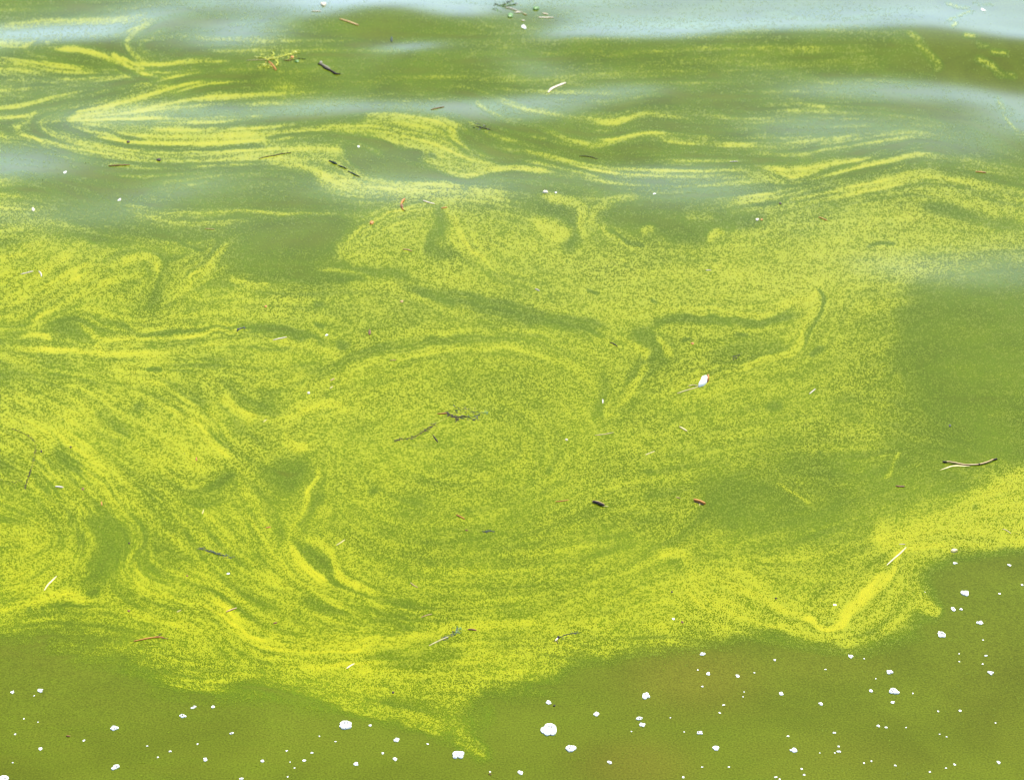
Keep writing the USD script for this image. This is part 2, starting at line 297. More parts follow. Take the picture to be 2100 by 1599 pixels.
    (.66, 17, [(140, 850), (205, 872)]), (.66, 10, [(372, 830), (402, 870), (432, 910), (475, 932)]), (.78, 11, [(448, 800), (482, 840), (525, 862)]),
    (.20, 13, [(112, 915), (152, 950), (185, 965)]), (.18, 20, [(185, 1055), (232, 1090), (254, 1122), (230, 1152), (185, 1205)]), (.30, 8, [(190, 830), (232, 870), (285, 892)]),
    (.28, 18, [(480, 960), (430, 1010), (370, 1024)]), (.28, 10, [(398, 788), (424, 834)]), (.34, 14, [(-10, 910), (50, 960)]),
    (.62, 8, [(100, 860), (160, 905), (230, 960), (300, 1010)]), (.60, 8, [(290, 850), (340, 900), (400, 940)]), (.62, 7, [(70, 925), (110, 980), (160, 1020)]),
    (.28, 22, [(522, 840), (562, 826)]),
    (.75, 5, [(665, 952), (652, 985), (636, 1010), (638, 1035), (612, 1072), (600, 1092)]), (.22, 7, [(662, 1008), (652, 1040), (618, 1082)]),
    (.15, 12, [(613, 1093), (622, 1120), (652, 1140), (682, 1165), (712, 1190), (735, 1208)]), (.70, 15, [(597, 1102), (602, 1140), (632, 1180), (680, 1204)]),
    (.68, 7, [(632, 1090), (662, 1110), (692, 1150), (716, 1182), (780, 1214)]),
    (.66, 9, [(575, 842), (652, 828), (730, 836)]), (.66, 9, [(575, 888), (600, 914), (650, 922)]),
    (.34, 36, [(800, 1035), (900, 1042)]), (.30, 26, [(1020, 1062), (1070, 1058)]),
    (.68, 10, [(270, 1190), (322, 1215), (382, 1230), (442, 1240), (472, 1268), (505, 1312)]), (.28, 10, [(335, 1224), (402, 1232), (440, 1260), (456, 1292)]),
    (.64, 9, [(255, 1165), (292, 1200), (352, 1226), (432, 1246), (472, 1290), (542, 1320), (642, 1334), (762, 1320), (902, 1290), (1052, 1276), (1132, 1290), (1210, 1312)]),
    (.30, 11, [(600, 1232), (702, 1258), (860, 1282)]), (.28, 12, [(752, 1346), (852, 1350), (960, 1338)]), (.26, 8, [(775, 1226), (860, 1236)]),
    (.52, 12, [(640, 1424), (722, 1446), (802, 1464), (862, 1484), (930, 1506)]), (.48, 10, [(330, 1395), (420, 1410), (520, 1400), (600, 1415)]),
    (.62, 8, [(0, 1230), (60, 1216), (112, 1218), (196, 1228)]), (.66, 6, [(90, 1212), (112, 1186), (140, 1170)]), (.58, 9, [(100, 1160), (150, 1130), (150, 1080)]),
    (.30, 11, [(480, 1190), (530, 1225), (590, 1240)]), (.62, 9, [(500, 1160), (560, 1190), (640, 1215), (720, 1250)]),
    (.12, 10, [(985, 1500), (1000, 1470), (985, 1440)]), (.35, 12, [(930, 1510), (970, 1530), (1010, 1552)]),
]
# ribbons that run side by side: (thickness of the ribbons, of the gaps, spacing, from, to, points); the last four in pixels across the line
RIBBONS = [
    (0.88, 0.14, 9.2, -20, 27, [(402, 143), (342, 163), (282, 185), (202, 212), (132, 225), (92, 241), (84, 256), (98, 272), (132, 291), (202, 305), (302, 318), (450, 316), (560, 312)]),
    (0.85, 0.14, 8.4, -4, 46, [(345, 36), (275, 64), (254, 88), (266, 112), (302, 132), (346, 139), (400, 132), (520, 122)]),
    (0.70, 0.14, 10.0, -23, 37, [(-10, 120), (80, 138), (180, 152), (280, 152), (362, 145)]),
    (0.65, 0.14, 12.0, -18, 42, [(-10, 215), (70, 205), (160, 186), (240, 168), (300, 155)]),
    (0.72, 0.14, 10.0, -15, 35, [(-10, 268), (60, 290), (130, 312), (230, 330), (380, 336), (520, 330)]),
    (0.80, 0.14, 10.5, -13, 18, [(525, 280), (640, 268), (760, 264), (850, 276), (930, 300), (985, 325)]),
    (0.72, 0.14, 10.5, -21, 31, [(1040, 308), (1110, 325), (1170, 338), (1240, 352), (1320, 360), (1450, 362), (1580, 352)]),
    (0.68, 0.14, 13.5, -16, 25, [(1470, 420), (1560, 408), (1622, 396), (1702, 380), (1772, 368), (1850, 354)]),
    (0.60, 0.14, 10.0, -29, 21, [(1560, 222), (1650, 212), (1760, 210), (1880, 224), (1990, 250), (2060, 280)]),
    (0.65, 0.14, 8.8, -18, 25, [(270, 424), (330, 438), (440, 434), (560, 432), (680, 436), (760, 446)]),
    (0.74, 0.27, 9.0, -22, 32, [(216, 704), (300, 694), (440, 680), (560, 686), (660, 704), (720, 730)]),
    (0.72, 0.27, 11.2, -32, 36, [(615, 790), (702, 752), (792, 722), (882, 706), (1002, 700), (1102, 708), (1182, 736), (1240, 780)]),
    (0.72, 0.27, 12.0, -30, 18, [(826, 600), (900, 618), (1002, 640), (1100, 660), (1200, 684), (1280, 720), (1300, 760), (1262, 810)]),
    (0.74, 0.27, 11.3, -22, 24, [(1370, 640), (1470, 646), (1580, 644), (1650, 624), (1672, 590)]),
    (0.72, 0.27, 13.3, -27, 27, [(1300, 830), (1380, 790), (1480, 760), (1580, 738), (1650, 704), (1690, 640), (1700, 590)]),
    (0.70, 0.27, 14.7, -29, 29, [(930, 425), (930, 470), (950, 505), (990, 538), (1050, 575), (1140, 600)]),
    (0.76, 0.14, 10.0, -23, 27, [(700, 520), (730, 480), (780, 450), (850, 430), (900, 425)]),
    (0.80, 0.27, 13.3, -33, 21, [(-10, 850), (70, 884), (132, 934), (182, 974), (232, 1040), (276, 1084), (282, 1112), (262, 1150), (280, 1194), (352, 1226), (440, 1256), (480, 1296)]),
    (0.78, 0.27, 20.0, -40, 40, [(300, 800), (370, 836), (440, 900), (500, 950)]),
    (0.78, 0.27, 15.3, -32, 30, [(0, 930), (60, 960), (110, 1010), (150, 1070), (160, 1120), (120, 1170), (80, 1210)]),
    (0.78, 0.27, 13.5, -27, 41, [(596, 1096), (604, 1140), (640, 1184), (720, 1224), (840, 1262), (980, 1276)]),
    (0.76, 0.27, 16.0, -30, 34, [(290, 1195), (352, 1226), (440, 1262), (520, 1318), (642, 1338), (780, 1324), (902, 1296)]),
    (0.74, 0.27, 10.0, -19, 21, [(668, 950), (654, 985), (640, 1030), (612, 1080), (604, 1110)]),
    (0.74, 0.27, 14.0, -27, 15, [(60, 640), (110, 600), (170, 560), (240, 545)]),
    (0.74, 0.27, 12.7, -30, 20, [(375, 602), (410, 565), (450, 525), (480, 490)]),
]
# lines of drift that carry no extra scum, only the direction in which it is drawn out
GUIDES = [[(620, 880), (700, 820), (850, 775), (1050, 770), (1180, 830), (1215, 900), (1180, 990), (1050, 1060), (880, 1085), (740, 1040), (680, 960), (690, 880)],
          [(760, 880), (860, 830), (1000, 830), (1100, 890), (1080, 970), (950, 1010), (820, 980), (760, 900)],
          [(500, 1000), (560, 1100), (640, 1200), (800, 1260), (1000, 1270), (1200, 1220), (1400, 1100), (1500, 980)],
          [(1300, 1180), (1500, 1120), (1700, 1050), (1850, 1000)], [(1250, 560), (1500, 545), (1800, 540), (2100, 520)], [(1200, 620), (1400, 600), (1600, 570)],
          [(0, 800), (200, 900), (350, 1020), (450, 1150)], [(1500, 820), (1700, 780), (1850, 700)], [(1650, 900), (1800, 880), (2000, 950)],
          [(0, 20), (500, 10), (1000, 30), (1500, 40), (2100, 30)], [(600, 150), (1000, 140), (1500, 110), (1900, 100)]]


def mask_area(pts, soft):
    p = spline(pts, 12, closed=True)
    x0, x1 = np.clip(((p[:, 0].min() - 60) * S, (p[:, 0].max() + 60) * S), 0, NX).astype(int)
    y0, y1 = np.clip(((p[:, 1].min() - 60) * S, (p[:, 1].max() + 60) * S), 0, NY).astype(int)
    X, Y = GX[y0:y1, x0:x1], GY[y0:y1, x0:x1]
    inside = np.zeros(X.shape, bool)
    q = np.roll(p, -1, 0)
    rows = Y[:, 0]
    for (ax, ay), (bx, by) in zip(p, q):
        if ay == by:
            continue
        r = np.nonzero((rows >= min(ay, by)) & (rows < max(ay, by)))[0]
        if len(r):
            xc = ax + (rows[r] - ay) * (bx - ax) / (by - ay)
            inside[r] ^= X[r] < xc[:, None]
    m = ndi.gaussian_filter(inside.astype(float), soft * S * 0.8, mode="nearest")
    return slice(y0, y1), slice(x0, x1), m


def mask_streak(pts, w):
    p = spline(pts, 3)
    n = len(p)
    t = np.linspace(0, 1, n)
    wid = w * np.clip(np.minimum(t, 1 - t) * 5 + 0.35, 0.35, 1)
    m = w * 2.2 + 4
    x0, x1 = np.clip(((p[:, 0].min() - m) * S, (p[:, 0].max() + m) * S), 0, NX).astype(int)
    y0, y1 = np.clip(((p[:, 1].min() - m) * S, (p[:, 1].max() + m) * S), 0, NY).astype(int)
    if x1 <= x0 or y1 <= y0:
        return slice(0, 0), slice(0, 0), 0
    X, Y = GX[y0:y1, x0:x1], GY[y0:y1, x0:x1]
    d, i = cKDTree(p).query(np.stack([X, Y], -1).reshape(-1, 2))
    v = d / wid[i]
    fade = np.clip(np.minimum(t, 1 - t)[i] * 6 + 0.15, 0, 1)
    return slice(y0, y1), slice(x0, x1), (smooth01((1.75 - v) / 1.2) * fade).reshape(X.shape)


for th, soft, pts in AREAS:
    near_bank = 400 < np.mean([q[1] for q in pts]) < 1150 and th < .3
    a, b, m = mask_area(pts, soft * (1.5 if near_bank else 1))
    th += .05 * near_bank
    D[a, b] += (th - D[a, b]) * m
for th, w, pts in STREAKS:
    lane_ = th < .36 and w > 4.5 and np.mean([q[1] for q in pts]) > 400
    a, b, m = mask_streak(pts, w * (1.25 if lane_ and len(pts) > 2 else 1))
    if lane_ and len(pts) > 2:                 # bare lanes close over at their rims
        th, m = th + .05, ndi.gaussian_filter(m, w * .22) * .9
    elif lane_:
        m = ndi.gaussian_filter(m, w * .3) * .8
    D[a, b] += (th - D[a, b]) * m

for hi, lo, sp, d0, d1, pts in RIBBONS:
    p = spline(pts, 3)
    n_ = len(p)
    m_ = max(-d0, d1) + 6
    x0, x1 = np.clip(((p[:, 0].min() - m_) * S, (p[:, 0].max() + m_) * S), 0, NX).astype(int)
    y0, y1 = np.clip(((p[:, 1].min() - m_) * S, (p[:, 1].max() + m_) * S), 0, NY).astype(int)
    X, Y = GX[y0:y1, x0:x1], GY[y0:y1, x0:x1]
    tg = ndi.gaussian_filter1d(np.gradient(p, axis=0), 4, axis=0, mode="nearest")
    tg /= np.linalg.norm(tg, axis=1, keepdims=True)
    _, k_ = cKDTree(p).query(np.stack([X, Y], -1).reshape(-1, 2))
    k_ = k_.reshape(X.shape)
    ox, oy = X - p[k_, 0], Y - p[k_, 1]
    d_ = ox * -tg[k_, 1] + oy * tg[k_, 0]
    past = np.abs(ox * tg[k_, 0] + oy * tg[k_, 1]) > 12
    t_ = np.linspace(0, 1, n_)
    sway = [ndi.gaussian_filter1d(rng.standard_normal(n_ + 200), g_)[100:-100] * math.sqrt(g_) * 1.9 for g_ in (14, 50)]
    ph = (sway[0] * 0.12 + sway[1] * 0.35)[k_] + d_ / sp * (1 + 0.25 * np.sin(d_ / sp * 0.9 + 3 * rng.uniform()))
    lane = np.floor(ph)
    odd = np.mod(np.sin(lane * 12.9898 + 4.1) * 43758.5453, 1.0)          # each ribbon its own strength and length
    fade_at = 0.12 + 0.3 * np.mod(odd * 7.3, 1.0)
    tt = t_[k_]
    ends = smooth01(np.minimum(tt, 1 - tt) / fade_at)
    prof = smooth01((0.5 + 0.5 * np.cos(2 * np.pi * ph) - 0.30) / 0.40) * (0.45 + 0.55 * odd)
    band = smooth01((d_ - d0) / (0.6 * sp)) * smooth01((d1 - d_) / (0.6 * sp)) * ends * ~past
    amp = (hi - lo) * (0.25 + 0.75 * np.mod(odd * 3.7 + 0.2 * np.sin(9 * tt), 1.0))
    D[y0:y1, x0:x1] += amp * (0.95 if p[:, 1].mean() < 460 else 0.72) * (prof - 0.45) * band
# directions of drift, from the streaks
C2, S2, WS = (np.zeros((NY // 6 + 1, NX // 6 + 1)) for _ in range(3))
C2 += 0.02
WS += 0.02
for w_, lines in ((1.0, [f_[5] for f_ in RIBBONS]), (1.0, [s[2] for s in STREAKS if s[1] < 22 and len(s[2]) > 2]), (1.2, GUIDES), (0.5, [a[2] for a in AREAS[1:]])):
    for pts in lines:
        p = spline(pts, 6)
        tg = np.gradient(p, axis=0)
        an = np.arctan2(tg[:, 1], tg[:, 0])
        i, j = (p[:, 1] * S / 6).astype(int), (p[:, 0] * S / 6).astype(int)
        ok = (i >= 0) & (i < C2.shape[0]) & (j >= 0) & (j < C2.shape[1])
        np.add.at(C2, (i[ok], j[ok]), w_ * np.cos(2 * an[ok]))
        np.add.at(S2, (i[ok], j[ok]), w_ * np.sin(2 * an[ok]))
near_c, near_s = (ndi.gaussian_filter(q, 2.0) + 0.15 * ndi.gaussian_filter(q, 7.0) + 0.02 * ndi.gaussian_filter(q, 20.0) for q in (C2, S2))
ang = 0.5 * np.arctan2(near_s, near_c)
ca, sa = ndi.zoom(np.cos(2 * ang), 6, order=1)[:NY, :NX], ndi.zoom(np.sin(2 * ang), 6, order=1)[:NY, :NX]
ca, sa = (np.pad(q, ((0, NY - q.shape[0]), (0, NX - q.shape[1])), mode="edge") for q in (ca, sa))
ang = 0.5 * np.arctan2(sa, ca)
VX, VY = np.cos(ang).astype(np.float32), np.sin(ang).astype(np.float32)
RY, RX = np.meshgrid(np.arange(NY, dtype=np.float32), np.arange(NX, dtype=np.float32), indexing="ij")


def drawn(src, steps, h=1.4):
    """The field src drawn out along the drift: a mean along its lines."""
    acc = src.copy()
    n = 1
    for sgn in (1, -1):
        y, x = RY.copy(), RX.copy()
        dx, dy = VX * sgn, VY * sgn
        for _ in range(steps):
            x += dx * h
            y += dy * h
            acc += ndi.map_coordinates(src, [y, x], order=1, mode="reflect")
            n += 1
            iy, ix = np.clip(y, 0, NY - 1).astype(np.int32), np.clip(x, 0, NX - 1).astype(np.int32)
            nx_, ny_ = VX[iy, ix], VY[iy, ix]
            flip = np.where(nx_ * dx + ny_ * dy < 0, -1, 1)
            dx, dy = nx_ * flip, ny_ * flip
    acc /= n
    return (acc - acc.mean()) / acc.std()


def white(sig):
    q = ndi.gaussian_filter(rng.standard_normal((NY, NX)).astype(np.float32), sig, mode="reflect")
    return q / q.std()


thread = drawn(white((0.9, 1.2)), 22)
hair = drawn(white((1.1, 1.8)), 46)
strand = drawn(white((2.6, 3.2)), 34)
clump = drawn(white((1.6, 2.0)), 5)
cloud = white((9, 14))
# ragged edges
wob = [ndi.gaussian_filter(rng.standard_normal((NY, NX)), s_, mode="reflect") for s_ in (5, 5, 14, 14)]
wx = 1.6 * wob[0] / wob[0].std() + 3.0 * wob[2] / wob[2].std()
wy = 1.0 * wob[1] / wob[1].std() + 1.6 * wob[3] / wob[3].std()
calm = 1 - 0.78 * smooth01((470 - GY) / 90)
D = ndi.map_coordinates(D, [RY + wy * calm, RX + wx * calm], order=1, mode="nearest")
# scum gathers: thin parts thin out, thick parts close up, most of all far out
FAR = smooth01((470 - GY) / 120)
D = np.interp(D, [0, .12, .22, .34, .46, .6, .75, .9, 1], [0, .07, .14, .27, .42, .60, .78, .94, 1]) * (1 - FAR) + FAR * np.interp(D, [0, .12, .22, .32, .42, .52, .62, .8, 1], [0, .06, .13, .23, .38, .54, .66, .84, 1])
mid = np.clip(D * (1.15 - D) * 3.4, 0, 1)
patch = drawn(white((3.0, 4.2)), 7)
# the left of the mat is torn and patchy, the middle and right lie fine and even
TORN = np.clip(ndi.gaussian_filter(((GX < 620) & (GY > 470)).astype(float), 60) + 0.25 * ndi.gaussian_filter((GY < 430).astype(float), 30)
               + 0.15 * ndi.gaussian_filter(((GX > 1800) & (GY > 560) & (GY < 1000)).astype(float), 50) + 0.6 * ndi.gaussian_filter((GY > 1120).astype(float), 50), 0, 1)
DENSE = D + mid * ((0.026 + 0.016 * TORN) * strand + (0.034 + 0.056 * TORN + 0.05 * FAR) * thread + (0.012 + 0.040 * TORN) * patch + 0.02 * cloud)
STRIPED = np.clip(ndi.gaussian_filter(((GX < 620) & (GY > 95) & (GY < 345)).astype(float), 22) + 0.8 * ndi.gaussian_filter(((GX > 880) & (GX < 1900) & (GY > 215) & (GY < 400)).astype(float), 24), 0, 1)
DENSE += FAR * (smooth01((D - 0.05) / 0.2) * 0.17 * np.clip(hair - 0.5, -0.6, 1.4) + STRIPED * (0.30 * np.clip(hair - 0.15, 0, 1.5) + 0.10 * np.clip(thread - 0.3, 0, 1.5)) * (1 - 0.6 * smooth01((0.08 - D) / 0.06)))
DENSE = np.clip(DENSE, 0, 1)


def lookup(field, px, py):
    return ndi.map_coordinates(field, [np.asarray(py) * S - 0.5, np.asarray(px) * S - 0.5], order=1, mode="mirror")


# ------------------------------------------------------------------ the swell: real wave heights; backs of the waves mirror the low pale sky
BACKS = [  # (lean, softness, outline) of the water that leans away from the bank
    (.9, 9, [(560, -40), (575, 12), (625, 30), (662, 38), (700, 20), (765, 6), (840, 14), (900, 32), (965, 38), (1030, 24), (1080, 5), (1100, -40)]),
    (.34, 11, [(-40, 62), (90, 56), (200, 52), (290, 40), (380, 30), (430, 12), (480, 4), (520, -40), (60, -40), (380, 8), (250, 30), (240, 72), (150, 80), (60, 80), (-40, 86)]),
    (1.0, 8, [(1115, 66), (1150, 79), (1250, 80), (1390, 80), (1480, 66), (1600, 60), (1740, 58), (1880, 52), (1960, 58), (2160, 80), (2160, -60), (1200, -60), (1130, 20), (1150, 45)]),
    (.7, 5, [(778, 100), (800, 90), (850, 83), (905, 82), (915, 92), (880, 103), (830, 110), (790, 109)]),
    (.62, 10, [(520, 234), (600, 208), (690, 198), (745, 205), (800, 210), (890, 202), (1000, 198), (1080, 193), (1150, 180), (1250, 170), (1340, 168), (1385, 181), (1330, 196), (1250, 216), (1180, 241), (1100, 253), (1000, 255), (900, 246), (850, 230), (780, 226), (735, 234), (640, 243)]),
    (.55, 14, [(1570, 198), (1700, 163), (1850, 158), (1950, 170), (2060, 190), (2160, 205), (2160, 285), (2070, 268), (2040, 215), (1950, 204), (1850, 206), (1700, 200)]),
    (.40, 24, [(1540, 250), (1700, 232), (1850, 260), (2000, 270), (2060, 320), (1900, 340), (1700, 330), (1560, 320)]),
    (.6, 18, [(-60, 300), (60, 296), (120, 320), (110, 352), (-60, 365)]),
    (.45, 14, [(160, 240), (250, 218), (360, 205), (500, 215), (520, 250), (400, 262), (250, 262)]),
    (.45, 24, [(1260, 340), (1450, 330), (1600, 400), (1500, 420), (1300, 420)]),
    (.62, 20, [(1730, 530), (1900, 510), (2160, 515), (2160, 580), (1980, 595), (1800, 570)]),
    (.42, 16, [(250, 420), (300, 385), (430, 350), (470, 365), (360, 410), (290, 450)]),
    (.36, 20, [(600, 385), (800, 370), (1000, 372), (1100, 400), (900, 415)]),
    (.30, 20, [(380, 70), (560, 50), (640, 70), (560, 100), (420, 95)]),
    (.30, 16, [(1050, 110), (1250, 120), (1300, 160), (1100, 170), (1000, 140)]),
]
FACES = [  # water that leans towards the bank and shows its own green
    (.8, 8, [(1560, 90), (1750, 86), (1890, 86), (2160, 112), (2160, 165), (1990, 158), (1900, 150), (1700, 142), (1580, 132)]),
    (.5, 10, [(680, 60), (760, 20), (840, 32), (900, 52), (1000, 66), (900, 76), (760, 76)]),
    (.5, 10, [(420, 110), (540, 135), (640, 150), (620, 185), (480, 190), (400, 170)]),
    (.4, 14, [(800, 130), (930, 125), (1040, 140), (1000, 175), (860, 180), (760, 165)]),
    (.5, 10, [(40, 95), (150, 88), (250, 90), (250, 150), (160, 150), (60, 130)]),
    (.4, 12, [(1130, 100), (1300, 96), (1500, 84), (1560, 100), (1480, 150), (1250, 150)]),
    (.4, 14, [(1050, 270), (1200, 300), (1360, 300), (1330, 335), (1150, 330), (1000, 290)]),
    (.35, 20, [(0, 380), (300, 350), (640, 350), (640, 440), (300, 440), (0, 420)]),
]
LEAN = -0.2 * smooth01((300 - GY) / 200)
for a_, soft, pts in BACKS:
    a, b, m = mask_area(pts, soft)
    LEAN[a, b] += np.maximum(a_ - LEAN[a, b], 0) * m
for a_, soft, pts in FACES:
    a, b, m = mask_area(pts, soft)
    LEAN[a, b] -= a_ * m
WY, WX = np.arange(1.2, 16, 0.012), np.arange(-5.5, 5.5, 0.02)
wx_, wy_ = np.meshgrid(WX, WY)
q_ = [ndi.gaussian_filter(rng.standard_normal(wx_.shape), s_, mode="reflect") for s_ in ((30, 42), (9, 16))]
ripple = 0.010 * q_[0] / q_[0].std() + 0.0007 * q_[1] / q_[1].std()
ripple *= smooth01((wy_ - 2.5) / 4.0) * 0.8 + 0.1
HGT = np.zeros(wx_.shape)
for _ in range(4):
    u, v = pixel(wx_, wy_, HGT)
    lean = lookup(LEAN, np.clip(u, 2, W - 2), np.clip(v, 2, H - 2))
    slope = -0.115 * lean
    slope = ndi.gaussian_filter(slope, (2, 3), mode="nearest")
    h = np.cumsum(slope, axis=0) * 0.012
    h -= ndi.gaussian_filter1d(h, 0.9 / 0.012, axis=0, mode="nearest")
    h = ndi.gaussian_filter(h, (2, 4), mode="nearest")
    HGT = h + ripple
edge = smooth01((WX - WX[0]) / 0.8) * smooth01((WX[-1] - WX) / 0.8)
HGT *= edge[None, :] * (smooth01((WY - WY[0]) / 0.5) * smooth01((WY[-1] - WY) / 2.0))[:, None]
SLY, SLX = np.gradient(HGT, 0.012, 0.02)


def wave(field, x, y):
    y, x = np.asarray(y, float), np.asarray(x, float)
    q = ndi.map_coordinates(field, [(y.ravel() - WY[0]) / 0.012, (x.ravel() - WX[0]) / 0.02], order=1, mode="constant", cval=0.0)
    return q.reshape(y.shape)


def at(px, py, up=0.0):
    """The point of the water surface that the photograph shows at a pixel."""
    z = np.zeros(np.shape(px))
    d = ray(px, py)
    # march from the far bound to the first hit along the ray is not needed: slopes stay below the view angle nearly everywhere
    for _ in range(14):
        t = (EYE[2] - z) / -d[..., 2]
        z = 0.5 * z + 0.5 * wave(HGT, d[..., 0] * t, d[..., 1] * t)
    t = (EYE[2] - z) / -d[..., 2]
    return np.stack([d[..., 0] * t, d[..., 1] * t, z + up], -1)


def px_size(p):
    """Metres across one photograph pixel at a point."""
    return (p[1] * FWD[1] + (p[2] - EYE[2]) * FWD[2]) / FPX


# ------------------------------------------------------------------ materials
def mat(name, nodes, links, surface="p.BSDF"):
    return usdkit.material(stage, "/World/Looks/" + name, nodes, links, surface=surface)


POS = ("geometry", {})
water_mat = mat("algae_water", {
    "a": ("attribute", {"attribute": "thick"}), "s": ("attribute", {"attribute": "silt"}), "g": POS,
    "n1": ("noise_texture", {"scale": 260.0, "detail": 3.0, "roughness": 0.65}),
    "n2": ("noise_texture", {"scale": 3.2, "detail": 5.0, "roughness": 0.55, "distortion": 0.8}),
    "r": ("rgb_ramp", {"ramp": [(0.0, (0.118, 0.148, 0.010)), (0.13, (0.108, 0.164, 0.008)), (0.3, (0.13, 0.188, 0.007)), (0.5, (0.152, 0.21, 0.007)), (0.7, (0.185, 0.238, 0.007)), (1.0, (0.30, 0.33, 0.008))]}),
    "silt": ("mix", {"mix_type": "mix", "color2": (0.150, 0.150, 0.014)}),
    "k": ("map_range", {"from_min": 0.3, "from_max": 0.7, "to_min": 0.70, "to_max": 1.34}),
    "k2": ("map_range", {"from_min": 0.3, "from_max": 0.7, "to_min": 0.84, "to_max": 1.16}),
    "m": ("math", {"math_type": "multiply"}),
    "mul": ("vector_math", {"math_type": "scale"}),
    "p": ("principled_bsdf", {"roughness": 0.06, "ior": 1.27, "diffuse_roughness": 0.3}),
}, [("a.fac", "r.fac"), ("r.color", "silt.color1"), ("s.fac", "silt.fac"), ("g.position", "n1.vector"), ("g.position", "n2.vector"), ("n1.fac", "k.value"), ("n2.fac", "k2.value"),
    ("k.result", "m.value1"), ("k2.result", "m.value2"), ("silt.color", "mul.vector1"), ("m.value", "mul.scale"), ("mul.vector", "p.base_color")])
scum_mat = mat("algae_scum", {
    "a": ("attribute", {"attribute": "thick"}), "g": POS,
    "n1": ("noise_texture", {"scale": 420.0, "detail": 2.0, "roughness": 0.6}),
    "r": ("rgb_ramp", {"ramp": [(0.0, (0.165, 0.225, 0.008)), (0.22, (0.195, 0.255, 0.008)), (0.42, (0.328, 0.380, 0.011)), (0.60, (0.385, 0.422, 0.012)), (0.80, (0.435, 0.45, 0.011)), (1.0, (0.53, 0.505, 0.012))]}),
    "k": ("map_range", {"from_min": 0.3, "from_max": 0.7, "to_min": 0.72, "to_max": 1.22}),
    "mul": ("vector_math", {"math_type": "scale"}),
    "p": ("principled_bsdf", {"roughness": 0.22, "ior": 1.31, "diffuse_roughness": 0.5}),
}, [("a.fac", "r.fac"), ("g.position", "n1.vector"), ("n1.fac", "k.value"), ("r.color", "mul.vector1"), ("k.result", "mul.scale"), ("mul.vector", "p.base_color")])


def plain(name, c1, c2, scale, rough=0.6, trans=0.0):
    """A matt natural material that wanders between two colours."""
    return mat(name, {"g": POS, "n": ("noise_texture", {"scale": scale, "detail": 4.0, "roughness": 0.6}),
                      "r": ("rgb_ramp", {"ramp": [(0.32, c1), (0.68, c2)]}),
                      "b": ("bump", {"strength": 0.5, "distance": 0.0006}),
                      "p": ("principled_bsdf", {"roughness": rough})},
               [("g.position", "n.vector"), ("n.fac", "r.fac"), ("r.color", "p.base_color"), ("n.fac", "b.height"), ("b.normal", "p.normal")])


M = {
    "froth": plain("froth", (0.58, 0.61, 0.58), (0.86, 0.86, 0.86), 520, 0.5),
    "white": plain("white_down", (0.80, 0.80, 0.78), (0.88, 0.88, 0.87), 120, 0.7),
    "bark": plain("grey_bark", (0.05, 0.038, 0.03), (0.46, 0.42, 0.36), 90, 0.85),
    "dark": plain("dark_wood", (0.012, 0.008, 0.006), (0.05, 0.03, 0.018), 160, 0.75),
    "brown": plain("wet_brown_wood", (0.09, 0.035, 0.012), (0.30, 0.13, 0.04), 140, 0.6),
    "orange": plain("orange_stalk", (0.34, 0.11, 0.014), (0.60, 0.27, 0.035), 140, 0.55),
    "tan": plain("tan_reed", (0.34, 0.20, 0.06), (0.56, 0.40, 0.16), 120, 0.5),
    "straw": plain("pale_straw", (0.48, 0.40, 0.13), (0.66, 0.58, 0.28), 140, 0.5),
    "pale": plain("pale_reed", (0.56, 0.48, 0.34), (0.74, 0.67, 0.52), 120, 0.5),
    "weed": plain("dark_weed", (0.004, 0.014, 0.006), (0.012, 0.045, 0.016), 220, 0.5),
    "bright": plain("yellow_green_weed", (0.28, 0.36, 0.012), (0.55, 0.55, 0.03), 160, 0.5),
    "leaf": plain("green_leaf", (0.05, 0.16, 0.02), (0.14, 0.30, 0.04), 160, 0.45),
}

# ------------------------------------------------------------------ water: one sheet from under the camera to the horizon
SILT = np.zeros((NY, NX))
for cx, cy, rx, ry, a in ((1420, 1390, 150, 70, .75), (1300, 1570, 120, 60, .75), (1680, 1360, 160, 40, .25), (1120, 1330, 90, 30, .2), (2040, 1420, 120, 120, .18), (120, 1330, 160, 50, .2), (1750, 1560, 200, 60, .2)):
    SILT = np.maximum(SILT, a * np.exp(-(((GX - cx) / rx) ** 2 + ((GY - cy) / ry) ** 2) ** 1.4))


def grid_faces(nr, nc):
    i = np.arange(nr * nc).reshape(nr, nc)
    return np.stack([i[:-1, :-1], i[1:, :-1], i[1:, 1:], i[:-1, 1:]], -1).reshape(-1, 4)


def define(path, v, f, n=None, material=None, **primvars):
    m = UsdGeom.Mesh.Define(stage, path)
    m.CreatePointsAttr(Vt.Vec3fArray.FromNumpy(np.ascontiguousarray(v, np.float32)))
    m.CreateFaceVertexCountsAttr(Vt.IntArray.FromNumpy(np.full(len(f), f.shape[1], np.int32)))
    m.CreateFaceVertexIndicesAttr(Vt.IntArray.FromNumpy(np.ascontiguousarray(f, np.int32).ravel()))
    m.CreateSubdivisionSchemeAttr("none")
    if n is not None:
        m.CreateNormalsAttr(Vt.Vec3fArray.FromNumpy(np.ascontiguousarray(n, np.float32)))
        m.SetNormalsInterpolation("vertex")
    for k, q in primvars.items():
        UsdGeom.PrimvarsAPI(m).CreatePrimvar(k, Sdf.ValueTypeNames.FloatArray, "vertex").Set(Vt.FloatArray.FromNumpy(np.ascontiguousarray(q, np.float32)))
    if material:
        UsdShade.MaterialBindingAPI.Apply(m.GetPrim()).Bind(material)
    return m


